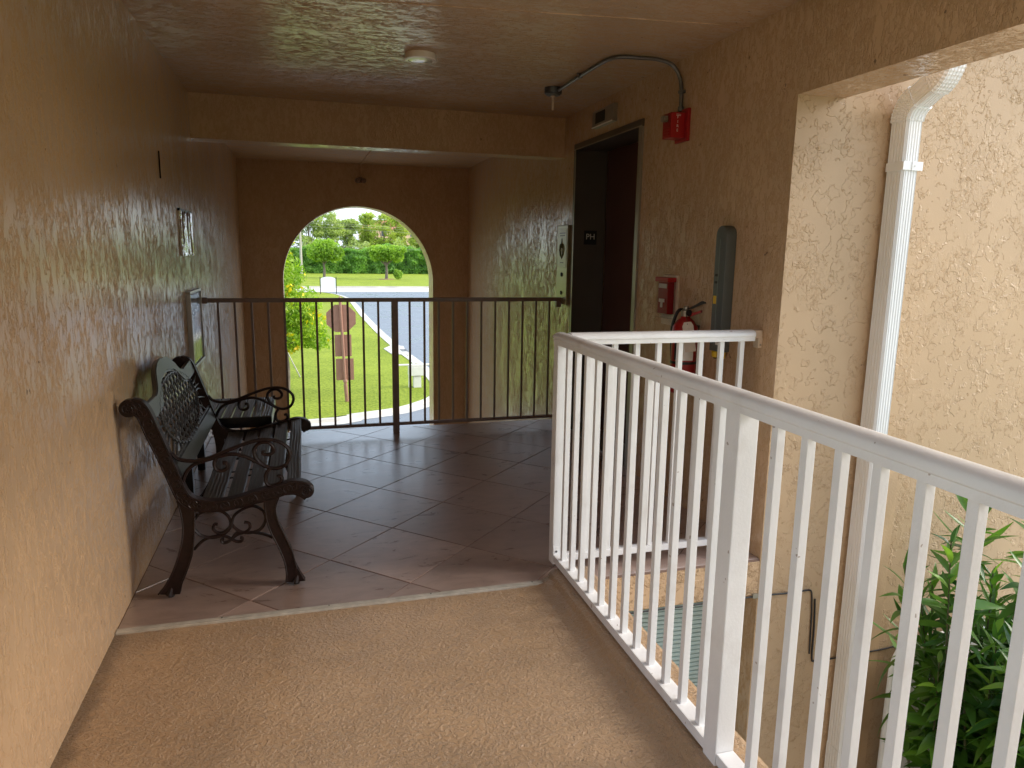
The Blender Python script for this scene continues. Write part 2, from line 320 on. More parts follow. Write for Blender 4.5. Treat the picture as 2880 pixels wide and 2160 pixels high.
def prism(bm, poly, axis, a, b, bev=0., mi=0):
    """extrude a 2-D polygon; axis 'y': poly=(x,z); 'z': (x,y); 'x': (y,z)"""
    def P(q, t): return {'y': (q[0], t, q[1]), 'z': (q[0], q[1], t), 'x': (t, q[0], q[1])}[axis]
    v0 = [bm.verts.new(P(q, a)) for q in poly]; v1 = [bm.verts.new(P(q, b)) for q in poly]; n = len(poly)
    fs = [bm.faces.new(v0), bm.faces.new(v1[::-1])]
    for i in range(n): fs.append(bm.faces.new((v0[i], v0[(i + 1) % n], v1[(i + 1) % n], v1[i])))
    for f in fs: f.material_index = mi
    if bev:
        es = list(set(fs[0].edges) | set(fs[1].edges))
        bmesh.ops.bevel(bm, geom=es, offset=bev, segments=2, profile=.7, affect='EDGES')
    return bm
def smooth_path(pts, k=5, closed=False):
    P = [Vector(p) for p in pts]; n = len(P); out = []
    for i in range(n - 1 if not closed else n):
        p0 = P[(i - 1) % n] if (i > 0 or closed) else P[0] * 2 - P[1]
        p1, p2 = P[i], P[(i + 1) % n]
        p3 = P[(i + 2) % n] if (i + 2 < n or closed) else P[-1] * 2 - P[-2]
        for j in range(k):
            t = j / k; out.append(.5 * ((2 * p1) + (-p0 + p2) * t + (2 * p0 - 5 * p1 + 4 * p2 - p3) * t * t + (-p0 + 3 * p1 - 3 * p2 + p3) * t ** 3))
    if not closed: out.append(P[-1])
    return out
def tube(bm, pts, r, n=8, closed=False, mi=0, flat=None):
    """sweep a circle (or ellipse: flat=(axis vector, factor)) along pts; r number or function of 0..1"""
    P = [Vector(p) for p in pts]; m = len(P); rings = []
    t0 = (P[1] - P[0]).normalized(); u = t0.orthogonal().normalized()
    for i, p in enumerate(P):
        a = P[(i + 1) % m] if (i < m - 1 or closed) else P[i]; b_ = P[i - 1] if (i > 0 or closed) else P[i]
        t = (a - b_).normalized() if (a - b_).length > 1e-9 else t0
        u = (u - t * u.dot(t)); u = u.normalized() if u.length > 1e-6 else t.orthogonal().normalized()
        v = t.cross(u); rr = r(i / (m - 1)) if callable(r) else r; ring = []
        for k in range(n):
            a_ = 2 * PI * k / n; d = (u * math.cos(a_) + v * math.sin(a_)) * rr
            if flat is not None: ax = flat[0]; d = d + ax * (d.dot(ax) * (flat[1] - 1))
            ring.append(bm.verts.new(p + d))
        rings.append(ring)
    for i in range(m if closed else m - 1):
        A, B_ = rings[i], rings[(i + 1) % m]
        for k in range(n):
            f = bm.faces.new((A[k], A[(k + 1) % n], B_[(k + 1) % n], B_[k])); f.material_index = mi
    if not closed:
        bm.faces.new(rings[0][::-1]).material_index = mi; bm.faces.new(rings[-1]).material_index = mi
    return bm
def lathe(bm, prof, c=(0, 0, 0), axis='z', n=24, mi=0):
    c = Vector(c); rings = []
    for r, h in prof:
        ring = []
        for k in range(n):
            a = 2 * PI * k / n; x, y = r * math.cos(a), r * math.sin(a)
            ring.append(bm.verts.new(c + Vector({'z': (x, y, h), 'x': (h, x, y), 'y': (x, h, y)}[axis])))
        rings.append(ring)
    for A, B_ in zip(rings, rings[1:]):
        for k in range(n): bm.faces.new((A[k], A[(k + 1) % n], B_[(k + 1) % n], B_[k])).material_index = mi
    bm.faces.new(rings[0][::-1]).material_index = mi; bm.faces.new(rings[-1]).material_index = mi
    return bm
def text_obj(name, s, size, mat, parent, mw, depth=.0006):
    cu = bpy.data.curves.new(name, 'FONT'); cu.body = s; cu.size = size; cu.extrude = depth; cu.align_x = 'CENTER'; cu.align_y = 'CENTER'
    cu.resolution_u = 3
    o = bpy.data.objects.new(name + '_tmp', cu); COL.objects.link(o); dg = bpy.context.evaluated_depsgraph_get()
    me = bpy.data.meshes.new_from_object(o.evaluated_get(dg)); bpy.data.objects.remove(o); me.transform(mw); me.materials.clear()
    return link(name, me, mat, parent)
def frame3(x, y, z, o):
    m = Matrix((Vector(x), Vector(y), Vector(z))).transposed().to_4x4(); m.translation = Vector(o); return m

xL, xR, zc, yB, zB, yW, yT, yE, zHd, G = -.716, 2.016, 2.444, 5.58, 2.145, 9.314, 2.738, 2.728, 2.07, -2.95
Y0 = -.79

# ------------------------------------------------------------------ ground and roads
def sheet(name, poly, z, mat, sub=None):
    bm = B(); vs = [bm.verts.new((x, y, z)) for x, y in poly]; bm.faces.new(vs); bmesh.ops.triangulate(bm, faces=bm.faces)
    return struct(obj(name, bm, mat))
sheet('ground', [(-700, -700), (700, -700), (700, 1400), (-700, 1400)], G - .02, M_GRASS)
isl = [(-60, 17.9), (-8, 18.25), (-.03, 18.7), (1.1, 19.15), (2.27, 19.63), (2.98, 20.3), (3.5, 21.05), (3.82, 22.2), (3.98, 24.5), (3.96, 28), (3.82, 31), (3.66, 36), (3.58, 42), (3.56, 50), (3.66, 60), (3.6, 67), (3.3, 71), (2.7, 74.8), (1.7, 77.3), (-.5, 78.3), (-60, 78.8)]
sheet('road', [(-60, 11), (60, 11), (60, 79), (-60, 79)], G - .012, M_ASPH)
sheet('lawn', isl, G + .05, M_GRASS)
sheet('pavement', [(-60, 79), (60, 79), (60, 88), (-60, 88)], G - .006, M_CONC)
bm = B(); box(bm, -60, 60, 88, 88.35, G - .1, G + .16); struct(obj('far_kerb', bm, M_CONC))
def offset(poly, d):
    out = []; n = len(poly)
    for i in range(n):
        a = Vector(poly[max(i - 1, 0)]); b = Vector(poly[min(i + 1, n - 1)]); t = (b - a).normalized(); nrm = Vector((t.y, -t.x)); p = Vector(poly[i]); out.append((p + nrm * d))
    return out
kerb = [tuple(v)[:2] for v in smooth_path([(x, y, 0) for x, y in isl[:-1]], 4)]
rows = [offset(kerb, d) for d in (-.02, .13, .16, .48)]; hs = (G + .07, G + .07, G - .004, G - .008)
bm = B(); VV = [[bm.verts.new((p.x, p.y, h)) for p in row] for row, h in zip(rows, hs)]
for A, C in zip(VV, VV[1:]):
    for i in range(len(A) - 1): bm.faces.new((A[i], A[i + 1], C[i + 1], C[i]))
struct(obj('kerb', bm, M_CONC))
# storm inlet by the kerb
t = thing('storm_drain', 'pale concrete storm drain inlet with a slotted grate beside the kerb', 'drain', (3.9, 31.5, G))
bm = B(); prism(bm, [(-.45, -1.1), (.2, -1.5), (.36, 1.3), (-.15, 1.7), (-.6, .6)], 'z', -.02, .085, .02); obj('slab', bm, M_CONC, t)
for k in range(5):
    bm = B(); box(bm, .05 + k * .06, .085 + k * .06, -.6, .2, .086, .093); obj('slot', bm, M_BLACK, t)

# ------------------------------------------------------------------ building shell
def solid(name, *boxes, mat=M_IN, bev=0.):
    bm = B()
    for b_ in boxes: box(bm, *b_, bev)
    return struct(obj(name, bm, mat))
solid('left_wall', (xL - .24, xL, 1.45, yW + .34, G, zc))
solid('ceiling', (xL - .24, 2.245, -1.0, 9.66, zc, zc + .35), mat=M_CEIL)
solid('unseen_back_wall', (-1.2, 2.246, -1.0, -.8, G, zc), mat=M_IN)  # unseen wall, moved close behind the camera to darken beam and rails
solid('ceiling_beam', (xL, xR + .001, yB, yB + .17, zB, zc))
solid('header_beam', (xR, 2.246, -.8, yE, zHd, zc - .001), mat=M_IN)
# lift wall with a door opening, then the skewed return towards the arch
J0, J1, ZH = 4.172, 5.335, 2.213
bm = B()
box(bm, xR, 9, yE, J0, G, 4.6)
box(bm, xR, 9, J0, J1, ZH, 4.6); box(bm, xR, 9, J0, J1, G, -.2); box(bm, 2.32, 9, J0, J1, -.2, ZH)
prism(bm, [(xR, J1), (9, J1), (9, 9.66), (2.065, 9.66), (2.062, yW)], 'z', G, 4.6)
struct(obj('lift_wall', bm, [M_IN, M_OUT]))
me = bpy.data.objects['lift_wall'].data
for p in me.polygons:
    if p.normal.y < -.9 and abs(p.center.y - yE) < .01: p.material_index = 1
# end wall with arch
cx, hw, sz = .678, .925, 1.012
bm = B(); ring = [(cx - hw, G)] + [(cx - hw * math.cos(a), sz + hw * math.sin(a)) for a in np.linspace(0, PI, 49)] + [(cx + hw, G)]
outer = [(xL, G)] + [(xL + (2.062 - xL) * min(1, max(0, (p[0] - cx + hw) / (2 * hw))), zc) for p in ring[1:-1]] + [(2.062, G)]
Q = [[bm.verts.new((x, y, z)) for x, z in src] for src, y in ((ring, yW), (outer, yW), (outer, yW + .33), (ring, yW + .33))]
for k in range(len(ring) - 1):
    for q_ in range(4): bm.faces.new((Q[q_][k], Q[q_][k + 1], Q[(q_ + 1) % 4][k + 1], Q[(q_ + 1) % 4][k]))
struct(obj('arched_end_wall', bm, M_IN))
# slabs
solid('landing_slab', (1.172, xR - .002, yE, 5.70, -.178, -.012), (xL, 1.172, 2.77, 5.70, -.178, -.012), mat=M_EDGE)
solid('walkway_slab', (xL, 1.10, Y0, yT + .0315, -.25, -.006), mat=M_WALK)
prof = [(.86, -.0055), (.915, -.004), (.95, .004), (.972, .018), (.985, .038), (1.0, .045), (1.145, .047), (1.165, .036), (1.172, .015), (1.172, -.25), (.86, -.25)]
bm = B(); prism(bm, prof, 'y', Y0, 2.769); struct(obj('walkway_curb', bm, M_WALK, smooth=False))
solid('courtyard_bounce_ground', (-14, 16, Y0 - 14, yE, G - .3, G + .02), mat=M_CONC)  # pale concrete instead of planting, put in to bounce neutral light upward
solid('lower_landing', (xL, 2.0, yE, 16, G - .3, G + .012), mat=M_CONC)
# ceiling bead
a = Vector((xL, 3.475, 0)); b_ = Vector((xR, 3.125, 0)); bm = B()
vs = [bm.verts.new((p.x, p.y + dy, z)) for p in (a, b_) for dy, z in ((-.006, zc + .004), (-.006, zc - .004), (.006, zc - .004), (.006, zc + .004))]
for i in range(4): bm.faces.new((vs[i], vs[(i + 1) % 4], vs[4 + (i + 1) % 4], vs[4 + i]))
struct(obj('ceiling_seam', bm, M_CEIL))

# ------------------------------------------------------------------ tiled floor: every tile its own piece
tf = solid('tiled_floor', (xL, 1.10, 2.77, 5.70, -.012, -.0035), (1.10, 2.30, yE + .004, 5.70, -.012, -.0035), mat=M_GROUT)
def clip(poly, nx, ny, d):
    out = []; n = len(poly)
    for i in range(n):
        p, q = poly[i], poly[(i + 1) % n]; a = nx * p[0] + ny * p[1] - d; b = nx * q[0] + ny * q[1] - d
        if a >= 0: out.append(p)
        if (a >= 0) != (b >= 0):
            t = a / (a - b); out.append((p[0] + (q[0] - p[0]) * t, p[1] + (q[1] - p[1]) * t))
    return out
def area(p): return .5 * abs(sum(p[i][0] * p[(i + 1) % len(p)][1] - p[(i + 1) % len(p)][0] * p[i][1] for i in range(len(p))))
TS, g2 = .4562, .0022
for i in range(-9, 12):
    for j in range(-9, 12):
        c, s = TS * math.sqrt(.5), TS * math.sqrt(.5)
        O = (.0688 + (i + j) * c, 3.8517 + (i - j) * s); h = g2 * math.sqrt(2)
        quad = [(O[0] + h, O[1]), (O[0] + c, O[1] - s + h), (O[0] + 2 * c - h, O[1]), (O[0] + c, O[1] + s - h)]
        mid = O[0] + c
        ymn = 2.766 if mid < 1.10 else yE + .008
        q = clip(quad, 1, 0, xL + .004); q = clip(q, -1, 0, -(2.25 if J0 < O[1] < J1 else xR - .002)) if q else q
        for ln in ((0, 1, ymn + .002), (0, -1, -5.695)):
            if q: q = clip(q, *ln)
        if not q or len(q) < 3 or area(q) < .0012: continue
        cxx = sum(p[0] for p in q) / len(q); cyy = sum(p[1] for p in q) / len(q); bm = B(); tx, ty = RNG.normal(0, .0007, 2); dz = RNG.normal(0, .0002)
        Z = lambda x, y: dz + tx * (x - cxx) + ty * (y - cyy)
        lo = [bm.verts.new((x, y, -.006)) for x, y in q]; hi = [bm.verts.new((x, y, Z(x, y) - .0012)) for x, y in q]
        tp = [bm.verts.new((x + (cxx - x) * .008, y + (cyy - y) * .008, Z(x, y))) for x, y in q]; n = len(q)
        for k in range(n):
            bm.faces.new((lo[k], lo[(k + 1) % n], hi[(k + 1) % n], hi[k])); bm.faces.new((hi[k], hi[(k + 1) % n], tp[(k + 1) % n], tp[k]))
        bm.faces.new(tp); obj('floor_tile', bm, M_TILE, tf)
# edge strip
es = thing('threshold_strip', 'ribbed pale metal strip where the tiled landing meets the walkway', 'threshold strip', (0, yT, 0))
bm = B(); prism(bm, [(-.002, -.007), (.0, .0005), (.002, .0025), (.009, .0030), (.0105, .0016), (.0135, .0016), (.015, .0030), (.027, .0036), (.027, -.007)], 'x', xL + .003, 1.0)
obj('strip_profile', bm, M_STRIP, es)
for sx in (-.35, .05, .46, .9):
    bm = B(); lathe(bm, [(.003, .0034), (.0028, .0046)], (sx, .020, 0), n=8); obj('screw', bm, M_BLACK, es)

# ------------------------------------------------------------------ bench
bench = thing('garden_bench', 'cast iron garden bench with dark slatted seat and scrolled arms against the left wall', 'bench')
YN, YF, TH = 2.98, 4.15, .042
strap_top = [(-.649, .829), (-.616, .819), (-.592, .789), (-.57, .729), (-.546, .655), (-.521, .58), (-.501, .518), (-.481, .455), (-.459, .422), (-.423, .406), (-.374, .398), (-.312, .403), (-.248, .419), (-.184, .435), (-.119, .451), (-.073, .46), (-.034, .456), (-.005, .439), (.004, .413)]
strap_bot = [(-.668, .772), (-.640, .759), (-.614, .685), (-.589, .618), (-.565, .55), (-.54, .473), (-.519, .417), (-.492, .38), (-.45, .359), (-.389, .351), (-.314, .355), (-.225, .372), (-.16, .384), (-.095, .403), (-.056, .393), (-.03, .373)]
def sm2(p, k=4): return [(v.x, v.y) for v in smooth_path([(a, b, 0) for a, b in p], k)]
backleg = [(-.516, .41), (-.504, .333), (-.505, .263), (-.521, .195), (-.551, .113), (-.585, .053), (-.611, .021), (-.57, .015), (-.53, .013), (-.521, .06), (-.495, .121), (-.471, .197), (-.46, .294), (-.455, .37)]
frontleg = [(-.190, .395), (-.186, .318), (-.175, .26), (-.149, .192), (-.125, .124), (-.115, .064), (-.118, .016), (-.08, .013), (-.04, .014), (-.074, .074), (-.088, .149), (-.115, .225), (-.138, .285), (-.148, .344), (-.130, .40)]
arm1 = [(-.528, .604), (-.503, .576), (-.45, .565), (-.389, .575), (-.326, .598), (-.263, .621), (-.213, .634), (-.162, .636), (-.118, .623), (-.087, .593), (-.083, .558), (-.103, .524), (-.142, .513), (-.18, .526), (-.21, .556), (-.221, .595), (-.201, .621), (-.169, .626), (-.147, .607), (-.145, .586), (-.162, .574), (-.184, .578), (-.186, .591)]
arms = [arm1, [(-.494, .483), (-.477, .523), (-.445, .551), (-.389, .568), (-.315, .584), (-.266, .575), (-.217, .549), (-.177, .522)],
        [(-.365, .573), (-.373, .55), (-.367, .525), (-.346, .517), (-.325, .529), (-.328, .55), (-.341, .551)],
        [(-.164, .515), (-.18, .488), (-.178, .452), (-.155, .44), (-.128, .449), (-.117, .465), (-.124, .48), (-.135, .477)]]
under = [[(-.459, .322), (-.439, .345), (-.402, .353), (-.358, .346), (-.33, .317), (-.327, .282), (-.351, .257), (-.376, .256), (-.392, .274), (-.386, .293), (-.374, .292)],
         [(-.464, .28), (-.444, .254), (-.408, .238), (-.364, .242), (-.328, .271), (-.31, .322), (-.27, .351), (-.232, .358), (-.198, .334), (-.189, .297), (-.208, .259), (-.244, .244), (-.282, .249), (-.312, .273), (-.326, .303)],
         [(-.273, .292), (-.254, .285), (-.252, .264), (-.272, .248), (-.301, .251), (-.331, .218), (-.356, .21), (-.364, .223), (-.355, .227)],
         [(-.164, .215), (-.199, .233), (-.25, .246), (-.295, .243), (-.331, .218)],
         [(-.469, .193), (-.433, .228), (-.389, .241), (-.346, .237), (-.309, .212), (-.287, .21), (-.283, .224), (-.292, .227)]]
for (y0, sgn) in ((YN, -1), (YF, 1)):
    y1 = y0 + TH if sgn < 0 else y0 + TH
    face = y0 if sgn < 0 else y1
    st, sb = sm2(strap_top), sm2(strap_bot)
    bm = B(); prism(bm, st + sb[::-1], 'y', y0, y1, .002)
    for c_, r_ in (((-.664, .791), .034), ((-.022, .412), .031)): lathe(bm, [(r_ - .004, y0 - .002), (r_, y0 + .002), (r_, y1 - .002), (r_ - .004, y1 + .002)], (c_[0], 0, c_[1]), 'y', 24)
    fr = obj('side_frame', bm, M_IRON, bench, True)
    # raised guilloche band and rosettes on the outer face
    bm = B(); yy = face + sgn * .0005
    for edge in (st, sb):
        tube(bm, [(x + (.003 if edge is sb else -.003) * .4, yy, z + (.004 if edge is sb else -.004)) for x, z in edge[4:-4]], .0034, 5)
    m = 22
    for k in range(m):
        u = (k + .9) / (m + .6); ia = u * (len(st) - 1); ib = u * (len(sb) - 1)
        a = Vector(st[int(ia)]).lerp(Vector(st[min(int(ia) + 1, len(st) - 1)]), ia % 1); b = Vector(sb[int(ib)]).lerp(Vector(sb[min(int(ib) + 1, len(sb) - 1)]), ib % 1)
        c = (a + b) / 2; r = min((a - b).length * .34, .017); ph = k * 2.4
        tube(bm, [(c.x + r * math.cos(q), yy, c.y + r * math.sin(q)) for q in np.linspace(ph, ph + 5.2, 12)], .0032, 5)
        for q in (ph, ph + 1.2, ph + 2.4): tube(bm, [(c.x, yy, c.y), (c.x + r * .7 * math.cos(q), yy, c.y + r * .7 * math.sin(q))], .0022, 5)
    for c_, r_ in (((-.664, .791), .026), ((-.022, .412), .024)):
        tube(bm, [(c_[0] + r_ * (1 - q / 14) * math.cos(q), yy + sgn * .003, c_[1] + r_ * (1 - q / 14) * math.sin(q)) for q in np.linspace(0, 11, 40)], .0026, 5)
        for q in range(8): tube(bm, [(c_[0] + .004 * math.cos(q * .785), yy + sgn * .003, c_[1] + .004 * math.sin(q * .785)), (c_[0] + r_ * .8 * math.cos(q * .785), yy + sgn * .003, c_[1] + r_ * .8 * math.sin(q * .785))], .002, 5)
    obj('ornament', bm, M_IRON, fr, True)
    for lg in (backleg, frontleg):
        bm = B(); q = sm2(lg[:7], 4) + sm2(lg[7:9], 1) + sm2(lg[9:], 4)
        prism(bm, q, 'y', y0 + .003, y1 - .003, .003)
        e = sm2(lg[:7], 4); e2 = sm2(lg[9:], 4)
        for ee in (e, e2): tube(bm, [(x, face - sgn * .003, z) for x, z in ee], .0035, 6)
        tube(bm, [(lg[7][0] + .01, (y0 + y1) / 2 + sgn * .012, lg[7][1] + .03), (lg[7][0], (y0 + y1) / 2 + sgn * .016, .013)], lambda u: .006 + .009 * u, 8)
        L_ = obj('leg', bm, M_IRON, bench, True)
        bm = B(); lathe(bm, [(.012, 0), (.013, .002), (.013, .014)], (lg[7][0] + .004, (y0 + y1) / 2, 0), n=14); obj('rubber_foot', bm, M_BLACK, L_)
    bm = B()
    for c in arms: tube(bm, [(p.x, (y0 + y1) / 2, p.y) for p in smooth_path([(a, b, 0) for a, b in c], 5)], .0078, 8, flat=(Vector((0, 1, 0)), 1.5))
    obj('armrest', bm, M_IRON, bench, True)
    bm = B()
    for c in under: tube(bm, [(p.x, (y0 + y1) / 2, p.y) for p in smooth_path([(a, b, 0) for a, b in c], 5)], .0062, 7, flat=(Vector((0, 1, 0)), 1.5))
    obj('scrollwork', bm, M_IRON, bench, True)
def slat_mesh(x0, z0, x1, z1, th, ya, yb):
    d = Vector((x1 - x0, z1 - z0)); n = Vector((-d.y, d.x)).normalized() * th
    bm = B(); prism(bm, [(x0, z0), (x1, z1), (x1 - n.x, z1 - n.y), (x0 - n.x, z0 - n.y)], 'y', ya, yb, .0); 
    bmesh.ops.bevel(bm, geom=list(bm.edges), offset=.003, segments=2, affect='EDGES'); return bm
for (x0, z0, x1, z1) in ((-.430, .402, -.352, .396), (-.336, .397, -.276, .405), (-.260, .408, -.198, .424), (-.182, .428, -.118, .446), (-.100, .449, -.045, .459)):
    obj('slat', slat_mesh(x0, z0, x1, z1, .02, YN + TH - .004, YF + .004), M_SLAT, bench)
for yy in (3.33, 3.42, 3.80):
    bm = B(); tube(bm, [(-.43, yy, .378), (-.25, yy, .392), (-.10, yy, .43)], .004, 6); obj('tie_bar', bm, M_BLACKIRON, bench)
xb = lambda z: -.592 - .336 * (z - .789) - .006
yc = 3.545
def crest(y):
    a = abs(y - yc); t = 1 / (1 + math.exp((a - .235) / .032)); return .803 + .088 * t + .012 * math.exp(-(a / .12) ** 2) + .004 * math.cos(y * 9)
ys = np.linspace(YN + TH - .004, YF + .004, 61)
def band(bm, top, bot, th):
    f = []
    for y in ys:
        zt, zb = top(y), bot(y); f.append([bm.verts.new((xb(z) + dx, y, z + dx * .33)) for z, dx in ((zt, 0), (zb, 0), (zb, -th), (zt, -th))])
    for A, C in zip(f, f[1:]):
        for k in range(4): bm.faces.new((A[k], A[(k + 1) % 4], C[(k + 1) % 4], C[k]))
    bm.faces.new(f[0]); bm.faces.new(f[-1][::-1])
    bmesh.ops.bevel(bm, geom=[e for e in bm.edges if abs(e.verts[0].co.y - e.verts[1].co.y) > 1e-4], offset=.004, segments=2, affect='EDGES')
M_CREST = plain('semi_gloss_dark_rail', (.055, .055, .05), .34, var=.1, vscale=10, bump=.0005, bscale=120)
bm = B(); band(bm, crest, lambda y: crest(y) - .058, .022); obj('top_rail', bm, M_CREST, bench, True)
bm = B(); band(bm, lambda y: .545, lambda y: .476, .02); obj('lower_rail', bm, M_CREST, bench, True)
# cast lattice panel
bm = B(); P = lambda y, z, d=0.: (xb(z) - .010 + d, y, z)
ey, ez, ra, rb = yc, .685, .42, .14
for fam in (1, -1):
    dy, dz = math.cos(.52) * fam, math.sin(.52)
    for k in range(-16, 17):
        oy = ey + k * .078; A_ = (dy / ra) ** 2 + (dz / rb) ** 2; Bq = 2 * ((oy - ey) * dy / ra ** 2); Cq = ((oy - ey) / ra) ** 2 - 1; D = Bq * Bq - 4 * A_ * Cq
        if D <= 0: continue
        t0, t1 = (-Bq - math.sqrt(D)) / 2 / A_, (-Bq + math.sqrt(D)) / 2 / A_; n = max(4, int((t1 - t0) / .012)); pts = []
        for q in range(n + 1):
            t_ = t0 + (t1 - t0) * q / n; pts.append(P(oy + dy * t_, ez + dz * t_, .003 * math.sin(t_ * 95 + fam * 1.57)))
        tube(bm, pts, .0088, 6, flat=(Vector((1, 0, 0)), .45))
tube(bm, [P(ey + ra * math.cos(q), ez + rb * math.sin(q), .004) for q in np.linspace(0, 2 * PI, 64, endpoint=False)], .0055, 7, closed=True)
tube(bm, [P(ey + ra * math.cos(q) + .006 * math.cos(q * 40), ez + rb * math.sin(q) + .006 * math.sin(q * 40), .007) for q in np.linspace(0, 2 * PI, 240, endpoint=False)], .0038, 5, closed=True)
rr = random.Random(3)
for k in range(34):
    q = 2 * PI * k / 34 + rr.uniform(-.05, .05); y0_, z0_ = ey + ra * math.cos(q), ez + rb * math.sin(q)
    y1_ = min(max(ey + (ra + .20) * math.cos(q + rr.uniform(-.15, .15)), YN + TH), YF); z1_ = min(max(ez + (rb + .12) * math.sin(q), .54), crest(y1_) - .055)
    mid = ((y0_ + y1_) / 2 + rr.uniform(-.02, .02), (z0_ + z1_) / 2 + rr.uniform(-.012, .012))
    tube(bm, [tuple(v) for v in smooth_path([P(y0_, z0_), P(*mid), P(y1_, z1_)], 4)], lambda u: .0055 - .002 * u, 6)
    if rr.random() < .8:
        a = rr.uniform(0, 6.28); tube(bm, [tuple(v) for v in smooth_path([P(*mid), P(mid[0] + .03 * math.cos(a), mid[1] + .018 * math.sin(a)), P(mid[0] + .05 * math.cos(a + .9), mid[1] + .03 * math.sin(a + .9))], 4)], lambda u: .005 * (1 - .7 * u), 5)
tube(bm, [P(y, crest(y) - .064) for y in ys], .006, 6); tube(bm, [P(y, .551) for y in ys], .006, 6)
obj('lattice_panel', bm, plain('cast_panel', (.09, .09, .09), .28, .5, var=.2, vscale=30), bench, True)

# ------------------------------------------------------------------ slatted side table behind the bench
tb = thing('side_table', 'low black slatted side table beyond the bench by the left wall', 'table')
tx0, tx1, ty0, ty1, tz = -.700, -.208, 4.27, 4.86, .452
n = 9; w = (tx1 - tx0 - .012) / n
for k in range(n):
    bm = B(); box(bm, tx0 + .006 + k * w + .0035, tx0 + .006 + (k + 1) * w - .0035, ty0 + .012, ty1 - .012, tz - .018, tz, .002); obj('slat', bm, M_SLAT, tb)
for (a, b, c, d) in ((tx0, tx1, ty0, ty0 + .012), (tx0, tx1, ty1 - .012, ty1), (tx0, tx0 + .012, ty0 + .012, ty1 - .012), (tx1 - .012, tx1, ty0 + .012, ty1 - .012)):
    bm = B(); box(bm, a, b, c, d, tz - .062, tz - .001, .002); obj('apron', bm, M_BLACKIRON, tb)
for px in (tx0 + .004, tx1 - .049):
    for py in (ty0 + .013, ty1 - .058):
        bm = B(); box(bm, px, px + .045, py, py + .045, 0.0, tz - .03, .003); obj('leg', bm, M_BLACKIRON, tb)

# ------------------------------------------------------------------ railings
def cap_profile(): return [(-.029, -.030), (-.029, -.012), (-.033, -.008), (-.033, .004), (-.029, .010), (-.018, .017), (0, .020), (.018, .017), (.029, .010), (.033, .004), (.033, -.008), (.029, -.012), (.029, -.030)]
lr = thing('long_railing', 'long white metal railing running along the open right side of the walkway', 'railing', (1.045, 0, .05))
lx = 0.0
bm = B(); prism(bm, [(x, z + 1.05 - .05) for x, z in cap_profile()], 'y', Y0, 2.885); obj('top_rail', bm, M_WHITE, lr, True)
def brail(y0, y1):
    bm = B(); box(bm, -.026, .026, y0, y1, .002, .034, .003); return obj('bottom_rail', bm, M_WHITE, lr)
brail(1.562, 2.832); brail(Y0, 1.498)
def postm(x0, x1, y0, y1, z0, z1, par, m=M_WHITE, name='post'):
    bm = B(); box(bm, x0, x1, y0, y1, z0, z1, .003); return obj(name, bm, m, par)
cp = postm(-.028, .030, 2.832, 2.884, -.012, .972, lr)
bm = B(); box(bm, -.026, .032, 2.8295, 2.8315, -.008, .07, .001); pl = obj('fixing_plate', bm, M_WHITE, lr)
for sx, szz in ((-.012, .048), (.018, .048), (.02, .012)):
    bm = B(); lathe(bm, [(.0045, 2.827), (.005, 2.8296)], (sx, 0, szz), 'y', 10); obj('screw', bm, M_BLACK, pl)
postm(-.028, .028, 1.500, 1.560, -.012, .972, lr)
bal = None
def baluster(par, x, y, z0, z1, w=.0108, m=M_WHITE, name='baluster'):
    bm = B(); box(bm, -w, w, -w, w, 0, z1 - z0, .0015); o = obj(name, bm, m, par); o.location = (x, y, z0); return o
ys_b = [2.645 - .104 * k + .02 for k in range(-1, 11)] + [1.385 - .104 * k for k in range(0, 30)]
for y in ys_b:
    if bal is None: bal = baluster(lr, 0, y, .032, .972)
    else: c = bal.copy(); COL.objects.link(c); c.parent = lr; c.location = (0, y, .032)
rnd = random.Random(5)
for y in (2.36, 2.05, 1.72, 1.1, .98):
    pass
sr = thing('short_railing', 'short white railing section across the landing edge from the corner post to the lift wall', 'railing', (1.1, 2.857, .0))
bm = B(); prism(bm, [(x, z + 1.05) for x, z in cap_profile()], 'x', -.022, .868); obj('top_rail', bm, M_WHITE, sr, True)
bm = B(); box(bm, -.022, .905, -.02, .02, .045, .075, .003); obj('bottom_rail', bm, M_WHITE, sr)
bal2 = None
for k in range(9):
    x = 1.08 + .1045 * k - 1.1 
    if x < .01: continue
    if bal2 is None: bal2 = baluster(sr, x, 0, .073, 1.022)
    else: c = bal2.copy(); COL.objects.link(c); c.parent = sr; c.location = (x, 0, .073)
bm = B(); box(bm, .866, .912, -.022, .022, 1.03, 1.068, .006); box(bm, .892, .9155, -.02, .02, .985, 1.032, .004); obj('wall_bracket', bm, M_CREAM, sr)
bm = B(); lathe(bm, [(.004, -.0235), (.005, -.021)], (.903, 0, 1.0), 'y', 8); obj('screw', bm, M_STEEL_L, sr)
# far railing
fr_ = thing('far_railing', 'brown metal railing across the back of the landing in front of the arch', 'railing', (xL, 5.5, 0))
bm = B(); box(bm, .03, 2.70, -.02, .02, 1.022, 1.052, .004); obj('top_rail', bm, M_BROWNRAIL, fr_)
bm = B(); box(bm, .03, 2.72, -.013, .013, .062, .086, .003); obj('bottom_rail', bm, M_BROWNRAIL, fr_)
bm = B(); box(bm, .002, .055, -.024, .024, 1.015, 1.058, .005); box(bm, .002, .012, -.02, .02, .95, 1.016, .002); obj('wall_bracket', bm, M_BROWNRAIL, fr_)
bm = B(); box(bm, 2.66, 2.70, -.024, .024, .975, 1.022, .005); obj('wall_bracket', bm, M_BROWNRAIL, fr_)
bm = B(); box(bm, 2.66, 2.728, -.024, .024, .02, .08, .005); obj('wall_bracket', bm, M_BROWNRAIL, fr_)
postm(1.345, 1.392, -.025, .025, 0, 1.023, fr_, M_BROWNRAIL)
bal3 = None
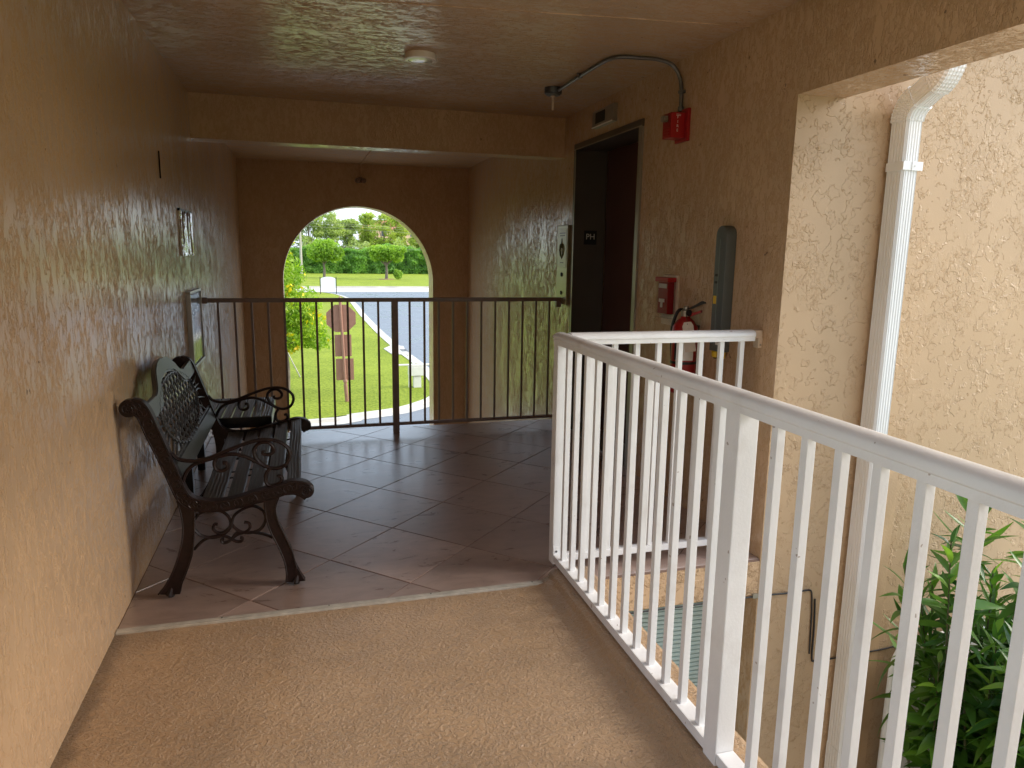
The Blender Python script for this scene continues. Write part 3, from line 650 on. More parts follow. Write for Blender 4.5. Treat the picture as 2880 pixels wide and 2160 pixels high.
for k in range(24):
    if k == 11: continue
    x = -.596 + .1125 * k + (.012 if k > 11 else 0) - xL
    if x > 2.66: break
    if bal3 is None: bal3 = baluster(fr_, x, 0, .084, 1.024, .008, M_BROWNRAIL)
    else: c = bal3.copy(); COL.objects.link(c); c.parent = fr_; c.location = (x, 0, .084)

# ------------------------------------------------------------------ lift
lift = thing('lift_entrance', 'dark recessed lift entrance in steel frame with a PH plate on its jamb', 'lift')
yj0, yj1, zh = 4.222, 5.290, 2.168
bm = B(); box(bm, xR - .012, 2.262, yj1, J1 - .001, 0, zh, .002); jb = obj('far_jamb', bm, M_STEEL, lift)
bm = B(); box(bm, xR - .012, 2.262, J0 + .001, yj0, 0, zh, .002); obj('near_jamb', bm, M_STEEL_L, lift)
bm = B(); box(bm, xR - .012, 2.262, J0 + .001, J1 - .001, zh + .0005, ZH - .001, .002); obj('door_head', bm, M_STEEL, lift)
bm = B(); box(bm, xR - .016, xR - .0125, J0 + .004, J1 - .002, zh - .001, zh + .006); obj('head_lip', bm, M_STEEL_L, lift)
bm = B(); box(bm, xR - .0155, xR - .0125, yj1 - .001, yj1 + .012, 0, zh - .002); obj('jamb_edge', bm, M_STEEL_L, lift)
bm = B(); box(bm, 2.264, 2.30, 4.76, 5.286, .006, zh, .002); obj('door_leaf', bm, M_DOOR, lift)
bm = B(); box(bm, 2.270, 2.306, yj0 + .004, 4.757, .006, zh, .002); obj('door_leaf', bm, M_DOOR, lift)
bm = B(); box(bm, xR, 2.31, yj0, yj1, -.0115, .004, .001); obj('sill', bm, M_STEEL_L, lift)
bm = B(); box(bm, 2.087, 2.192, yj1 - .003, yj1 - .0005, 1.471, 1.577, .001); ph = obj('floor_plate', bm, M_BLACK, lift)
text_obj('lettering', 'PH', .062, M_PRINT, ph, frame3((1, 0, 0), (0, 0, 1), (0, -1, 0), (2.14, yj1 - .0036, 1.529)))
ind = thing('lift_indicator', 'small bronze floor indicator box with a dark screen above the lift entrance', 'indicator', (xR, 4.76, 2.32))
bm = B(); prism(bm, [(-.028, -.055), (-.034, -.05), (-.03, .052), (-.024, .057), (0, .057), (0, -.057)], 'y', -.178, .178, .002); obj('housing', bm, M_STEEL_L, ind)
bm = B(); box(bm, -.0355, -.0325, -.045, .115, -.033, .038, .001); obj('screen', bm, M_BLACK, ind)
bm = B(); box(bm, -.038, -.030, -.17, .175, -.056, -.049, .001); obj('lower_lip', bm, M_PRINT, ind)
cs = thing('lift_call_station', 'tall bronze lift call panel with a pale fire notice beside the entrance', 'call panel', (xR, 5.475, 0))
bm = B(); box(bm, -.032, 0, -.105, .13, 1.0, 1.62, .004); obj('plate', bm, plain('bronze_plate', (.30, .26, .16), .3, .5), cs)
bm = B(); box(bm, -.0345, -.0325, -.085, .11, 1.29, 1.595, .0008); nt_ = obj('fire_notice', bm, plain('pale_notice', (.62, .66, .40), .3), cs)
bm = B()
for sc_, ph_ in ((1., 0), (.62, 1), (.3, 2)):
    pts = [(-.0352, .0125 + sc_ * .055 * a, 1.36 + b * .135) for a, b in ((0, 0), (-.75, .25), (-1., .55), (-.65, .85), (-.45, .6), (-.15, .8), (0, 1.15), (.2, .8), (.5, .6), (.7, .85), (1., .5), (.7, .22))]
    tube(bm, pts, .0035, 4, closed=True)
obj('flame_symbol', bm, plain('olive_print', (.10, .12, .05), .5), nt_)
bm = B(); box(bm, -.0355, -.0347, -.05, .06, 1.535, 1.545); box(bm, -.0355, -.0347, -.06, .07, 1.555, 1.562); box(bm, -.0355, -.0347, -.03, .045, 1.325, 1.332); obj('notice_lines', bm, M_STEEL, nt_)
for zz, rr_ in ((1.235, .017), (1.09, .015)):
    bm = B(); lathe(bm, [(rr_, -.034), (rr_, -.038), (rr_ * .6, -.041)], (0, .01, zz), 'x', 16); obj('call_button', bm, M_BLACK, cs)

# ------------------------------------------------------------------ fire devices on the lift wall
hs_ = thing('fire_alarm_strobe', 'red fire alarm horn with a clear strobe high on the lift wall', 'fire alarm', (xR, 3.69, 2.09))
bm = B(); box(bm, -.018, 0, -.075, .062, -.085, .085, .006); obj('back_box', bm, M_RED, hs_)
bm = B(); box(bm, -.100, -.018, -.047, .050, -.068, .062, .006)
for k in range(4): box(bm, -.1035, -.0995, -.03, .034, -.055 + k * .014, -.048 + k * .014)
bd = obj('body', bm, M_REDDK, hs_)
bm = B(); prism(bm, [(-.150, .012), (-.140, .040), (-.128, .052), (-.104, .052), (-.104, .012)], 'y', -.028, .03, .004); obj('strobe_lens', bm, M_GLASS, hs_)
bm = B(); box(bm, -.128, -.104, -.018, .02, .018, .045, .003); obj('reflector', bm, M_STEEL_L, hs_)
for k, ch in enumerate('FIRE'):
    text_obj('letter', ch, .020, M_PRINT, bd, frame3((1, 0, 0), (0, 0, 1), (0, -1, 0), (-.062, -.0478, .036 - k * .022)), .0004)
bm = B(); box(bm, -.072, -.045, -.0482, -.0474, .051, .053); box(bm, -.072, -.045, -.0482, -.0474, .0445, .0465); obj('marking', bm, M_PRINT, bd)
cj = thing('ceiling_junction_box', 'round grey junction box on the ceiling with a hanging tube tip', 'junction box', (1.580, 4.62, zc))  # junction box at the start of the conduit run
bm = B(); lathe(bm, [(.056, 0), (.056, -.034), (.053, -.038), (.049, -.040)], n=28); obj('box_body', bm, plain('dark_grey_metal', (.07, .07, .072), .4, .3), cj, True)
bm = B(); lathe(bm, [(.046, -.0405), (.044, -.046), (.03, -.050)], n=24); obj('cover', bm, M_GREYPL, cj, True)
bm = B(); lathe(bm, [(.016, -.046), (.016, -.054), (.008, -.056), (.0075, -.135), (.005, -.137)], n=14); obj('hanging_tube', bm, M_CREAM, cj, True)
cd = thing('conduit', 'bent galvanised conduit crossing the ceiling and dropping down to the red fire alarm', 'conduit', (0, 0, 0))
pth = smooth_path([(1.60, 4.575, 2.422), (1.600, 4.40, 2.424), (1.603, 4.15, 2.428), (1.606, 3.90, 2.428), (1.620, 3.79, 2.428), (1.665, 3.738, 2.428), (1.75, 3.728, 2.428), (1.86, 3.722, 2.427), (1.945, 3.717, 2.405), (1.990, 3.712, 2.345), (1.999, 3.705, 2.27), (1.999, 3.700, 2.175)], 6)
bm = B(); tube(bm, pth, .0105, 10); obj('pipe', bm, M_CONDUIT, cd, True)
for c, ax in (((1.603, 4.2, 2.428), 'y'), ((1.999, 3.706, 2.27), 'z')):
    bm = B()
    if ax == 'y': box(bm, c[0] - .022, c[0] + .012, c[1] - .008, c[1] + .008, c[2] - .012, zc - .0005, .003)
    else: box(bm, c[0] - .012, xR - .0005, c[1] - .022, c[1] + .013, c[2] - .008, c[2] + .008, .003)
    obj('strap', bm, M_CONDUIT, cd)
bm = B(); lathe(bm, [(.015, 2.168), (.016, 2.172), (.016, 2.19), (.012, 2.195)], (1.999, 3.70, 0), n=12); obj('connector', bm, M_CONDUIT, cd)
# pull station
ps = thing('fire_pull_station', 'red fire pull station under a clear plastic cover on the lift wall', 'fire alarm', (xR, 3.735, 1.155))
bm = B(); box(bm, -.012, 0, -.105, .075, -.15, .135, .005); obj('back_plate', bm, M_CREAM, ps)
bm = B(); box(bm, -.05, -.012, -.062, .055, -.085, .10, .005); bd = obj('station_body', bm, M_RED, ps)
bm = B(); box(bm, -.056, -.0505, -.03, .03, -.02, .0, .001); box(bm, -.056, -.0505, -.01, .01, -.05, -.019, .001); obj('pull_handle', bm, M_PRINT, ps)
bm = B(); box(bm, -.0512, -.0502, -.05, .045, .06, .085); obj('marking', bm, M_PRINT, bd)
bm = B(); box(bm, -.064, -.013, -.085, .068, -.11, .118, .008); obj('clear_cover', bm, M_GLASS, ps)
bm = B(); box(bm, -.066, -.013, -.087, .070, .095, .121, .006); obj('cover_top', bm, M_REDDK, ps)
# extinguisher
ex = thing('fire_extinguisher', 'red fire extinguisher with a paper inspection tag hanging beside the lift', 'fire extinguisher', (1.935, 3.405, .675))
bm = B(); lathe(bm, [(.060, 0), (.068, .008), (.068, .33), (.064, .355), (.045, .385), (.026, .398), (.022, .41)], n=28); obj('cylinder', bm, M_RED, ex, True)
bm = B(); lathe(bm, [(.0695, .158), (.0695, .172)], n=28); obj('band', bm, M_BLACK, ex, True)
bm = B(); R1 = .0692; seg = [(R1 * math.cos(a), R1 * math.sin(a)) for a in np.linspace(math.radians(195), math.radians(285), 12)]
for zz0, zz1 in ((.18, .315),):
    v0 = [bm.verts.new((x, y, zz0)) for x, y in seg]; v1 = [bm.verts.new((x, y, zz1)) for x, y in seg]
    for k in range(11): bm.faces.new((v0[k], v0[k + 1], v1[k + 1], v1[k])).material_index = 1 if k < 5 else 0
obj('printed_label', bm, [M_PRINT, plain('dark_label', (.02, .03, .025), .4)], ex)
bm = B(); lathe(bm, [(.024, .408), (.026, .415), (.026, .438), (.015, .445), (.015, .46)], n=16); obj('valve', bm, M_STEEL_L, ex, True)
bm = B(); lathe(bm, [(.017, -.034), (.017, -.026)], (0, 0, .428), 'y', 16); obj('pressure_gauge', bm, M_BLACK, ex)
bm = B(); prism(bm, [(.0, .445), (.02, .452), (.085, .492), (.10, .488), (.105, .480), (.08, .474), (.03, .448)], 'y', -.010, .010, .002)
bmesh.ops.rotate(bm, verts=bm.verts, cent=(0, 0, 0), matrix=Matrix.Rotation(-.9, 3, 'Z')); obj('lever', bm, M_BLACK, ex)
bm = B(); prism(bm, [(.0, .43), (.03, .425), (.085, .445), (.085, .432), (.03, .408), (.0, .415)], 'y', -.010, .010, .002)
bmesh.ops.rotate(bm, verts=bm.verts, cent=(0, 0, 0), matrix=Matrix.Rotation(-.9, 3, 'Z')); obj('carry_handle', bm, M_RED, ex)
bm = B(); tube(bm, [tuple(v) for v in smooth_path([(.0, .015, .44), (-.02, .05, .43), (-.035, .075, .34), (-.03, .078, .22), (-.02, .076, .10)], 5)], .009, 8); obj('hose', bm, M_BLACK, ex, True)
bm = B(); prism(bm, [(-.028, .23), (.028, .23), (.028, .365), (.018, .385), (-.018, .385), (-.028, .365)], 'y', -.0008, .0008)
bmesh.ops.rotate(bm, verts=bm.verts, cent=(0, 0, .385), matrix=Matrix.Rotation(-.14, 3, 'X')); bmesh.ops.rotate(bm, verts=bm.verts, cent=(0, 0, .385), matrix=Matrix.Rotation(-.14, 3, 'Y'))
bmesh.ops.rotate(bm, verts=bm.verts, cent=(0, 0, 0), matrix=Matrix.Rotation(-.4, 3, 'Z')); bmesh.ops.translate(bm, verts=bm.verts, vec=(-.033, -.079, .0)); obj('paper_tag', bm, M_PAPER, ex)
bm = B(); tube(bm, [tuple(v) for v in smooth_path([(-.012, -.02, .43), (-.03, -.06, .41), (-.034, -.082, .372)], 5)], .0018, 5); obj('tag_tie', bm, M_BLACK, ex)
bm = B(); box(bm, .0, .08, -.012, .012, .33, .36, .002); obj('wall_hook', bm, M_STEEL, ex)
# grey plastic housing
gl = thing('grey_housing', 'tall narrow grey plastic housing with yellow end caps on the lift wall', 'wall housing', (xR, 3.150, 0))
def rcap(z0, z1, w, n=10):
    return [(-w, z0), (w, z0)] + [(w * math.cos(a), z1 - w + w * math.sin(a)) for a in np.linspace(0, PI, n)]
bm = B(); prism(bm, rcap(.93, 1.545, .047), 'x', -.058, 0, .01); obj('housing', bm, M_GREYPL, gl, True)
bm = B(); box(bm, -.0615, -.0575, -.004, .004, .96, 1.48, .001); obj('centre_rib', bm, plain('grey_rib', (.15, .17, .165), .4), gl)
bm = B(); box(bm, -.0600, -.0575, .006, .034, 1.165, 1.205); obj('yellow_sticker', bm, M_YELLOW, gl)
bm = B(); box(bm, -.0600, -.0575, -.036, -.010, .965, 1.03); obj('white_sticker', bm, M_PRINT, gl)
for zz in (1.30, 1.265, 1.33): 
    bm = B(); box(bm, -.0595, -.0575, .01, .032, zz, zz + .012); obj('marking', bm, M_GREYPL if zz == 1.33 else M_CABLE, gl)
for yy in (-.026, .028):
    bm = B(); lathe(bm, [(.012, .895), (.019, .9), (.021, .925), (.016, .9295)], (-.03, yy, 0), n=16); ycp = obj('end_cap', bm, M_YELLOW, gl, True)
    bm = B(); lathe(bm, [(.009, .890), (.011, .8955)], (-.03, yy, 0), n=12); obj('cap_hole', bm, M_BLACK, ycp)

# ------------------------------------------------------------------ ceiling light
cl = thing('ceiling_light', 'round flush ceiling light with an unlit opal lens', 'ceiling light', (.645, 4.105, zc))
bm = B(); lathe(bm, [(.084, 0), (.086, -.004), (.086, -.030), (.083, -.033), (.066, -.034), (.064, -.030)], n=48); obj('ring', bm, plain('brown_cream_rim', (.74, .68, .58), .25), cl, True)
bm = B(); lathe(bm, [(.0635, -.027), (.062, -.0318), (.04, -.0326)], n=40); obj('lens', bm, M_LAMP, cl, True)
# ------------------------------------------------------------------ left wall items
wp = thing('clear_notice_holder', 'shiny clear notice holder high on the left wall above the glass case', 'notice holder', (xL, 5.05, 1.49))
bm = B(); nseg = 24
for i in range(2): pass
f0 = []; 
for k in range(nseg + 1):
    y = -.245 + .49 * k / nseg; d = .010 + .006 * math.sin(k * .9) + .004 * math.sin(k * 2.1); f0.append([bm.verts.new((d, y, -.138)), bm.verts.new((d * .8 + .002, y, .0)), bm.verts.new((d + .002 * math.sin(k * 3), y, .136)), bm.verts.new((.001, y, .136)), bm.verts.new((.001, y, -.138))])
for A, C in zip(f0, f0[1:]):
    for k in range(5): bm.faces.new((A[k], A[(k + 1) % 5], C[(k + 1) % 5], C[k]))
bm.faces.new(f0[0]); bm.faces.new(f0[-1][::-1]); obj('plastic_sleeve', bm, M_ACRYL, wp, True)
bm = B(); box(bm, .001, .014, -.25, .25, .130, .145, .003); obj('top_edge', bm, M_BLACK, wp)
gc = thing('glass_notice_case', 'white framed glass case on the left wall at the end of the brown railing', 'display case', (xL, 5.145, .89))
for (a, b, c, d) in ((-.255, .255, .222, .24), (-.255, .255, -.25, -.232), (-.255, -.237, -.231, .221), (.237, .255, -.231, .221)):
    bm = B(); box(bm, .001, .03, a, b, c, d, .004); obj('frame', bm, M_CASE, gc)
bm = B(); box(bm, .0012, .005, -.227, .227, -.224, .214); obj('back_panel', bm, plain('case_lining', (.30, .31, .32), .5), gc)
for (a, b, c, d, m) in ((-.2, -.02, -.18, .08, M_PRINT), (.02, .2, -.2, .12, M_PAPER), (-.17, .17, .10, .17, M_PRINT)):
    bm = B(); box(bm, .0055, .0065 + (.001 if m is M_PAPER else 0), a, b, c, d); obj('notice', bm, m, gc)
bm = B(); box(bm, .0075, .011, -.19, .19, .085, .1); box(bm, .0075, .018, -.03, .03, .07, .115, .003); obj('latch_bar', bm, M_BLACK, gc)
bm = B(); box(bm, .021, .0235, -.227, .227, -.224, .214); obj('glass_pane', bm, M_GLASS, gc)
wpx = thing('wall_pipe_stub', 'thin dark vertical stub on the left wall near the ceiling beam', 'pipe stub', (xL, 4.30, 1.83))
bm = B(); box(bm, .001, .008, -.004, .004, -.07, .07, .002); obj('stub', bm, M_IRON, wpx)
fx = thing('twin_floodlight', 'small brown twin flood light fed by a thin conduit above the arch', 'flood light', (.715, yW, 2.25))
bm = B(); tube(bm, [(.03, -3.2, zc - 2.25 - .008), (.0, -.02, zc - 2.25 - .008), (-.01, -.012, zc - 2.25 - .03), (-.01, -.012, .03)], .008, 8); obj('conduit_run', bm, M_IN, fx, True)
bm = B(); box(bm, -.03, .012, -.03, -.001, -.03, .035, .003); bxx = obj('mount', bm, M_BROWNRAIL, fx)
for s in (-1, 1):
    bm = B(); lathe(bm, [(.014, -.10), (.022, -.095), (.03, -.03), (.02, -.02)], (s * .04 - .005, 0, -.005), 'y', 14); obj('lamp_head', bm, M_BROWNRAIL, fx, True)

# ------------------------------------------------------------------ outside right: downspout, cable, shutter, utility box
ds = thing('downspout', 'white ribbed aluminium rain downspout with an elbow under the eave', 'downspout', (0, 0, 0))
def spout_prof(w, d, ribs=5, a=.0022):
    """closed outline centred on 0: front (-v) and both sides ribbed"""
    P_ = []
    def side(p, q, nrm, n):
        for k in range(n):
            t0 = (k + .15) / n; t1 = (k + .5) / n; t2 = (k + .85) / n
            for t_, h in ((t0, 0), (t1 - .12 / n, -a), (t1 + .12 / n, -a), (t2, 0)):
                P_.append((p[0] + (q[0] - p[0]) * t_ + nrm[0] * h, p[1] + (q[1] - p[1]) * t_ + nrm[1] * h))
    c = .008
    side((-w / 2 + c, -d / 2), (w / 2 - c, -d / 2), (0, -1), ribs); side((w / 2, -d / 2 + c), (w / 2, d / 2 - c), (1, 0), ribs)
    side((w / 2 - c, d / 2), (-w / 2 + c, d / 2), (0, 1), 2); side((-w / 2, d / 2 - c), (-w / 2, -d / 2 + c), (-1, 0), ribs); return P_
sx, sy, sw, sdp = 2.535, 2.672, .090, .104
def sweep_prof(bm, path, prof, xax=Vector((1, 0, 0)), scale=None):
    rings = []
    for i, p in enumerate(path):
        a = path[min(i + 1, len(path) - 1)]; b = path[max(i - 1, 0)]; t = (Vector(a) - Vector(b)).normalized(); v = t.cross(xax).normalized() * (-1)
        s = scale(i) if scale else 1.
        rings.append([bm.verts.new(Vector(p) + xax * q[0] * s - v * q[1] * s) for q in prof])
    n = len(prof)
    for A, C in zip(rings, rings[1:]):
        for k in range(n): bm.faces.new((A[k], A[(k + 1) % n], C[(k + 1) % n], C[k]))
    bm.faces.new(rings[0]); bm.faces.new(rings[-1][::-1])
pr_ = spout_prof(sw, sdp)
bm = B(); sweep_prof(bm, [(sx, sy, z) for z in (G + .1, -1.04)], pr_); obj('lower_pipe', bm, M_WHITE2, ds)
bm = B(); sweep_prof(bm, [(sx, sy, z) for z in (-1.05, 1.985)], spout_prof(sw - .004, sdp - .004)); obj('pipe', bm, M_WHITE2, ds)
def arc(c, r, a0, a1, n): return [(sx, c[0] + r * math.cos(a), c[1] + r * math.sin(a)) for a in np.linspace(a0, a1, n)]
r = .105; e1 = arc((sy - r, 1.98), r, 0, math.radians(62), 22); y1_, z1_ = e1[-1][1], e1[-1][2]
tdir = Vector((0, -math.sin(math.radians(62)), math.cos(math.radians(62))))
bm = B(); sweep_prof(bm, e1, spout_prof(sw + .004, sdp + .004), scale=lambda i: 1 + .042 * (i % 2)); obj('lower_elbow', bm, M_WHITE2, ds)
p2 = Vector(e1[-1]) + tdir * .085
bm = B(); sweep_prof(bm, [e1[-1], tuple(p2)], spout_prof(sw - .002, sdp - .002)); obj('offset_piece', bm, M_WHITE2, ds)
nrm = Vector((0, math.cos(math.radians(62)), math.sin(math.radians(62)))); cc = p2 + nrm * r
e2 = [tuple(cc + Vector((0, -r * math.cos(a), -r * math.sin(a)))) for a in np.linspace(math.radians(62), 0, 22)]
bm = B(); sweep_prof(bm, e2, spout_prof(sw + .004, sdp + .004), scale=lambda i: 1 + .042 * (i % 2)); obj('upper_elbow', bm, M_WHITE2, ds)
bm = B(); sweep_prof(bm, [e2[-1], (sx, e2[-1][1], 2.78)], spout_prof(sw, sdp)); obj('upper_pipe', bm, M_WHITE2, ds)
bm = B(); box(bm, 2.25, 6, e2[-1][1] - .07, e2[-1][1] + .07, 2.78, 2.90, .01); obj('gutter', bm, M_WHITE2, ds)
bm = B(); box(bm, 2.25, 6, e2[-1][1] + .071, yE - .001, 2.80, 2.89); obj('gutter_bracket', bm, M_WHITE2, ds)
bm = B()
zb = 1.775
box(bm, sx - sw / 2 - .004, sx + sw / 2 + .004, sy - sdp / 2 - .005, sy + sdp / 2 - .01, zb, zb + .036, .001); st_ = obj('strap', bm, M_WHITE2, ds)
bm = B(); box(bm, sx - .004, sx + sw / 2 + .008, sy - sdp / 2 - .0075, sy - sdp / 2 - .0052, zb - .001, zb + .036, .001); lathe(bm, [(.0035, sy - sdp / 2 - .0105), (.0042, sy - sdp / 2 - .007)], (sx + .012, 0, zb + .018), 'y', 8); obj('strap_end', bm, M_WHITE2, st_)
bm = B(); box(bm, 2.700, 2.760, yE - .004, yE - .0005, -2.2, .52, .001); struct(obj('stucco_patch', bm, M_PATCH))
cb = thing('black_cable', 'thin black cable clipped under the slab edge and across the outer wall', 'cable')
yc_ = yE - .006
bm = B(); tube(bm, [tuple(v) for v in smooth_path([(1.18, yc_, -.184), (1.6, yc_, -.186), (1.99, yc_, -.184), (2.2, yc_, -.190), (2.296, yc_, -.188), (2.316, yc_, -.20), (2.322, yc_, -.23)], 4)] + [tuple(v) for v in smooth_path([(2.330, yc_, -.32), (2.338, yc_, -.53)], 3)], .0042, 6)
obj('upper_run', bm, M_CABLE, cb, True)
bm = B(); tube(bm, [tuple(v) for v in smooth_path([(2.342, yc_ + .001, -.24), (2.352, yc_, -.40), (2.356, yc_, -.56), (2.38, yc_, -.573), (2.46, yc_, -.578), (2.62, yc_, -.575), (2.8, yc_, -.572), (3.0, yc_ - .02, -.54), (3.3, yc_ - .02, -.53)], 4)], .0045, 6); obj('lower_run', bm, M_CABLE, cb, True)
bm = B(); box(bm, 1.985, 2.013, yE - .012, yE - .0005, -.192, -.170, .002); obj('cable_clip', bm, M_STEEL_L, cb)
sh = thing('roller_shutter', 'sage grey roller shutter closed over the opening below the landing slab', 'shutter', (0, 2.95, 0))
base = None; pitch = .0232
for k in range(72):
    z = -.19 - k * pitch
    if base is None:
        bm = B(); prism(bm, [(0, 0), (-.006, -.002), (-.009, -.010), (-.007, -.0185), (-.001, -.0215), (.004, -.0215), (.004, 0)], 'x', .6, 2.02); bmesh.ops.recalc_face_normals(bm, faces=bm.faces); base = obj('shutter_slat', bm, M_SHUT, sh, True); base.location = (0, 0, z)
        for v in base.data.vertices: pass
    else: c = base.copy(); COL.objects.link(c); c.parent = sh; c.location = (0, 0, z)
bm = B(); box(bm, .6, 2.02, .006, .03, G, -.18); obj('backing', bm, M_GREYPL, sh)
ub = thing('utility_cabinet', 'light grey rounded utility cabinet half hidden behind the green shrub', 'utility cabinet', (2.76, 2.36, G))
q = [(0, 0), (.75, 0), (.75, 2.24), (.70, 2.38), (.58, 2.46), (.40, 2.475), (.22, 2.45), (.09, 2.37), (.02, 2.24)]
bm = B(); prism(bm, sm2(q[2:], 3) + [(0, 0), (.75, 0)], 'y', 0, .30, .02); obj('cabinet_body', bm, M_PVC, ub, True)
bm = B(); prism(bm, [(a * .78 + .085, b * .96 + .02) for a, b in sm2(q[2:], 3) + [(0, 0), (.75, 0)]], 'y', -.012, -.001, .003); obj('cabinet_door', bm, M_PVC, ub, True)
wc = thing('white_conduit_bend', 'white conduit bend above the utility cabinet with a black cable tied on', 'conduit', (0, 0, 0))
bm = B(); tube(bm, [tuple(v) for v in smooth_path([(2.745, 2.60, -1.2), (2.745, 2.60, -.70), (2.752, 2.60, -.58), (2.79, 2.60, -.50), (2.86, 2.60, -.475), (3.3, 2.60, -.46)], 6)], .024, 12); obj('pipe', bm, M_WHITE2, wc, True)
bm = B(); tube(bm, [(2.83 + .0 * math.cos(a), 2.60 + .028 * math.cos(a), -.483 + .028 * math.sin(a)) for a in np.linspace(0, 2 * PI, 16, endpoint=False)], .004, 6, closed=True); obj('cable_tie', bm, M_CABLE, wc)

# ------------------------------------------------------------------ leafy shrub in the courtyard
def leaf_mesh(L_, w, bend, fold, twist=0.):
    bm = B(); rows = []
    n = 7
    for i in range(n + 1):
        t = i / n; wd = w * (math.sin(PI * min(1, t * 1.02 + .02)) ** .75) * (1 - .25 * t); wd = max(wd, .0004)
        c = Vector((L_ * t, 0, -bend * L_ * t * t + .12 * L_ * t)); a = twist * t
        rows.append([bm.verts.new(c + Vector((0, s * wd * math.cos(a), abs(s) * wd * fold + s * wd * math.sin(a)))) for s in (-1, 0, 1)])
    for A, C in zip(rows, rows[1:]):
        for k in range(2): bm.faces.new((A[k], A[k + 1], C[k + 1], C[k]))
    bmesh.ops.recalc_face_normals(bm, faces=bm.faces); me = bpy.data.meshes.new('leaf'); bm.to_mesh(me); bm.free()
    for p in me.polygons: p.use_smooth = True
    me.materials.append(M_OLE); return me
LM = [leaf_mesh(.15, .0205, .25, .3), leaf_mesh(.165, .0215, .5, .25, .5), leaf_mesh(.115, .0185, .1, .35), leaf_mesh(.135, .020, .8, .2, -.6), leaf_mesh(.16, .0165, -.15, .25)]
shrub = thing('oleander_shrub', 'tall leafy green shrub growing up outside the railing in front of the wall', 'shrub', (2.95, 2.1, G))
SB = Vector((2.95, 2.1, G)); rr = random.Random(11)
stems = [(2.655, 2.30, .20), (2.80, 2.36, .43), (3.02, 2.22, .30), (2.97, 2.05, .13), (2.66, 2.20, -.05), (2.62, 2.25, -.34), (2.60, 2.05, -.55), (2.72, 1.95, -.30), (2.50, 1.95, -.72), (2.85, 1.85, -.12), (3.05, 1.95, .05), (2.78, 1.75, -.45), (2.95, 2.45, .38), (3.15, 2.3, .42), (3.2, 2.0, .22), (2.64, 2.4, -.12), (2.9, 1.65, -.55), (2.68, 1.7, -.85), (3.1, 1.7, -.2), (2.8, 2.15, -.18), (2.92, 2.3, .02), (3.1, 2.15, -.1), (2.75, 2.05, -.6), (2.9, 1.95, -.45)]
for _ in range(85): stems.append((rr.uniform(2.58, 3.5), rr.uniform(1.7, 2.5), rr.uniform(-1.1, .05)))
bmS = B(); leaves = []
for (x, y, z) in stems:
    top = Vector((x, y, z)); x = max(x, 2.80 + .1 * rr.random()) if z < -.45 else x; top.x = x; b0 = Vector((3.05 + (x - 2.95) * .4 + rr.uniform(-.1, .1), 2.15 + (y - 2.15) * .4, G)); mid = b0.lerp(top, .6) + Vector((rr.uniform(-.08, .08), rr.uniform(-.06, .06), 0))
    path = smooth_path([b0, mid, top], 10); tube(bmS, [p - SB for p in path], lambda u: .011 * (1 - .75 * u), 6)
    length = 1.5; d = (path[-1] - path[-4]).normalized(); nl = 50; ga = rr.uniform(0, 6)
    for k in range(nl):
        s = k / nl; dist = .01 + s * 1.15
        p = top - d * dist if dist < .4 else None
        if p is None:
            t_ = 1 - dist / (top - b0).length; i = min(max(t_, 0), 1) * (len(path) - 1); p = path[int(i)].lerp(path[min(int(i) + 1, len(path) - 1)], i % 1)
        ga += 2.4 + rr.uniform(-.3, .3); up = 1.1 - s * 2.2 + rr.uniform(-.3, .3) if s < .35 else rr.uniform(-.5, .35)
        leaves.append((p, ga, up, rr.uniform(.68, 1.28) * (.75 + .35 * min(1, s * 4)), rr.randrange(5), s))
obj('stems', bmS, M_STEM, shrub, True)
camp = Vector((0, 0, 1.399))
def vis(l):
    p = l[0] - camp; z = p.dot(F_); u = p.dot(R_) / z * F_PX + 1440; v = 1080 - p.dot(U_) / z * F_PX
    inside = (-60 < 2880 - u) and v < 2220 and u > 2400
    return (0 if inside else 5) + z * .6 + l[5] * .35
leaves.sort(key=vis)
bmL = B(); 
for i, (p, ga, up, sc, mi, s) in enumerate(leaves):
    mat = Matrix.Translation(p - SB) @ Matrix.Rotation(ga, 4, 'Z') @ Matrix.Rotation(-up, 4, 'Y') @ Matrix.Rotation(rr.uniform(-.5, .5), 4, 'X') @ Matrix.Scale(sc, 4)
    if i < 300:
        o = bpy.data.objects.new('leaf', LM[mi]); COL.objects.link(o); o.parent = shrub; o.matrix_local = mat
    else:
        me = LM[mi].copy(); me.transform(mat); bmL.from_mesh(me); bpy.data.meshes.remove(me)
fo = obj('foliage', bmL, M_OLE2, shrub, True); fo['kind'] = 'stuff'

# ------------------------------------------------------------------ things seen through the arch
def leaf_cloud(name, pts, size, mat, parent, kind=None, aspect=.5, flatn=.0):
    n = len(pts); pts = np.asarray(pts, float)
    a = RNG.normal(size=(n, 3)); a[:, 2] *= (1 - flatn); a /= np.linalg.norm(a, axis=1)[:, None]
    b = np.cross(a, RNG.normal(size=(n, 3))); b /= np.linalg.norm(b, axis=1)[:, None]
    sz = (size * RNG.uniform(.6, 1.3, n))[:, None]
    V = np.stack([pts - a * sz, pts + b * sz * aspect, pts + a * sz, pts - b * sz * aspect], 1).reshape(-1, 3)
    me = bpy.data.meshes.new(name); me.vertices.add(4 * n); me.vertices.foreach_set('co', V.ravel())
    me.loops.add(4 * n); me.loops.foreach_set('vertex_index', np.arange(4 * n, dtype=np.int32)); me.polygons.add(n)
    me.polygons.foreach_set('loop_start', np.arange(0, 4 * n, 4, dtype=np.int32)); me.polygons.foreach_set('loop_total', np.full(n, 4, dtype=np.int32)); me.update(calc_edges=True)
    o = link(name, me, mat, parent)
    if kind: o['kind'] = kind
    return o
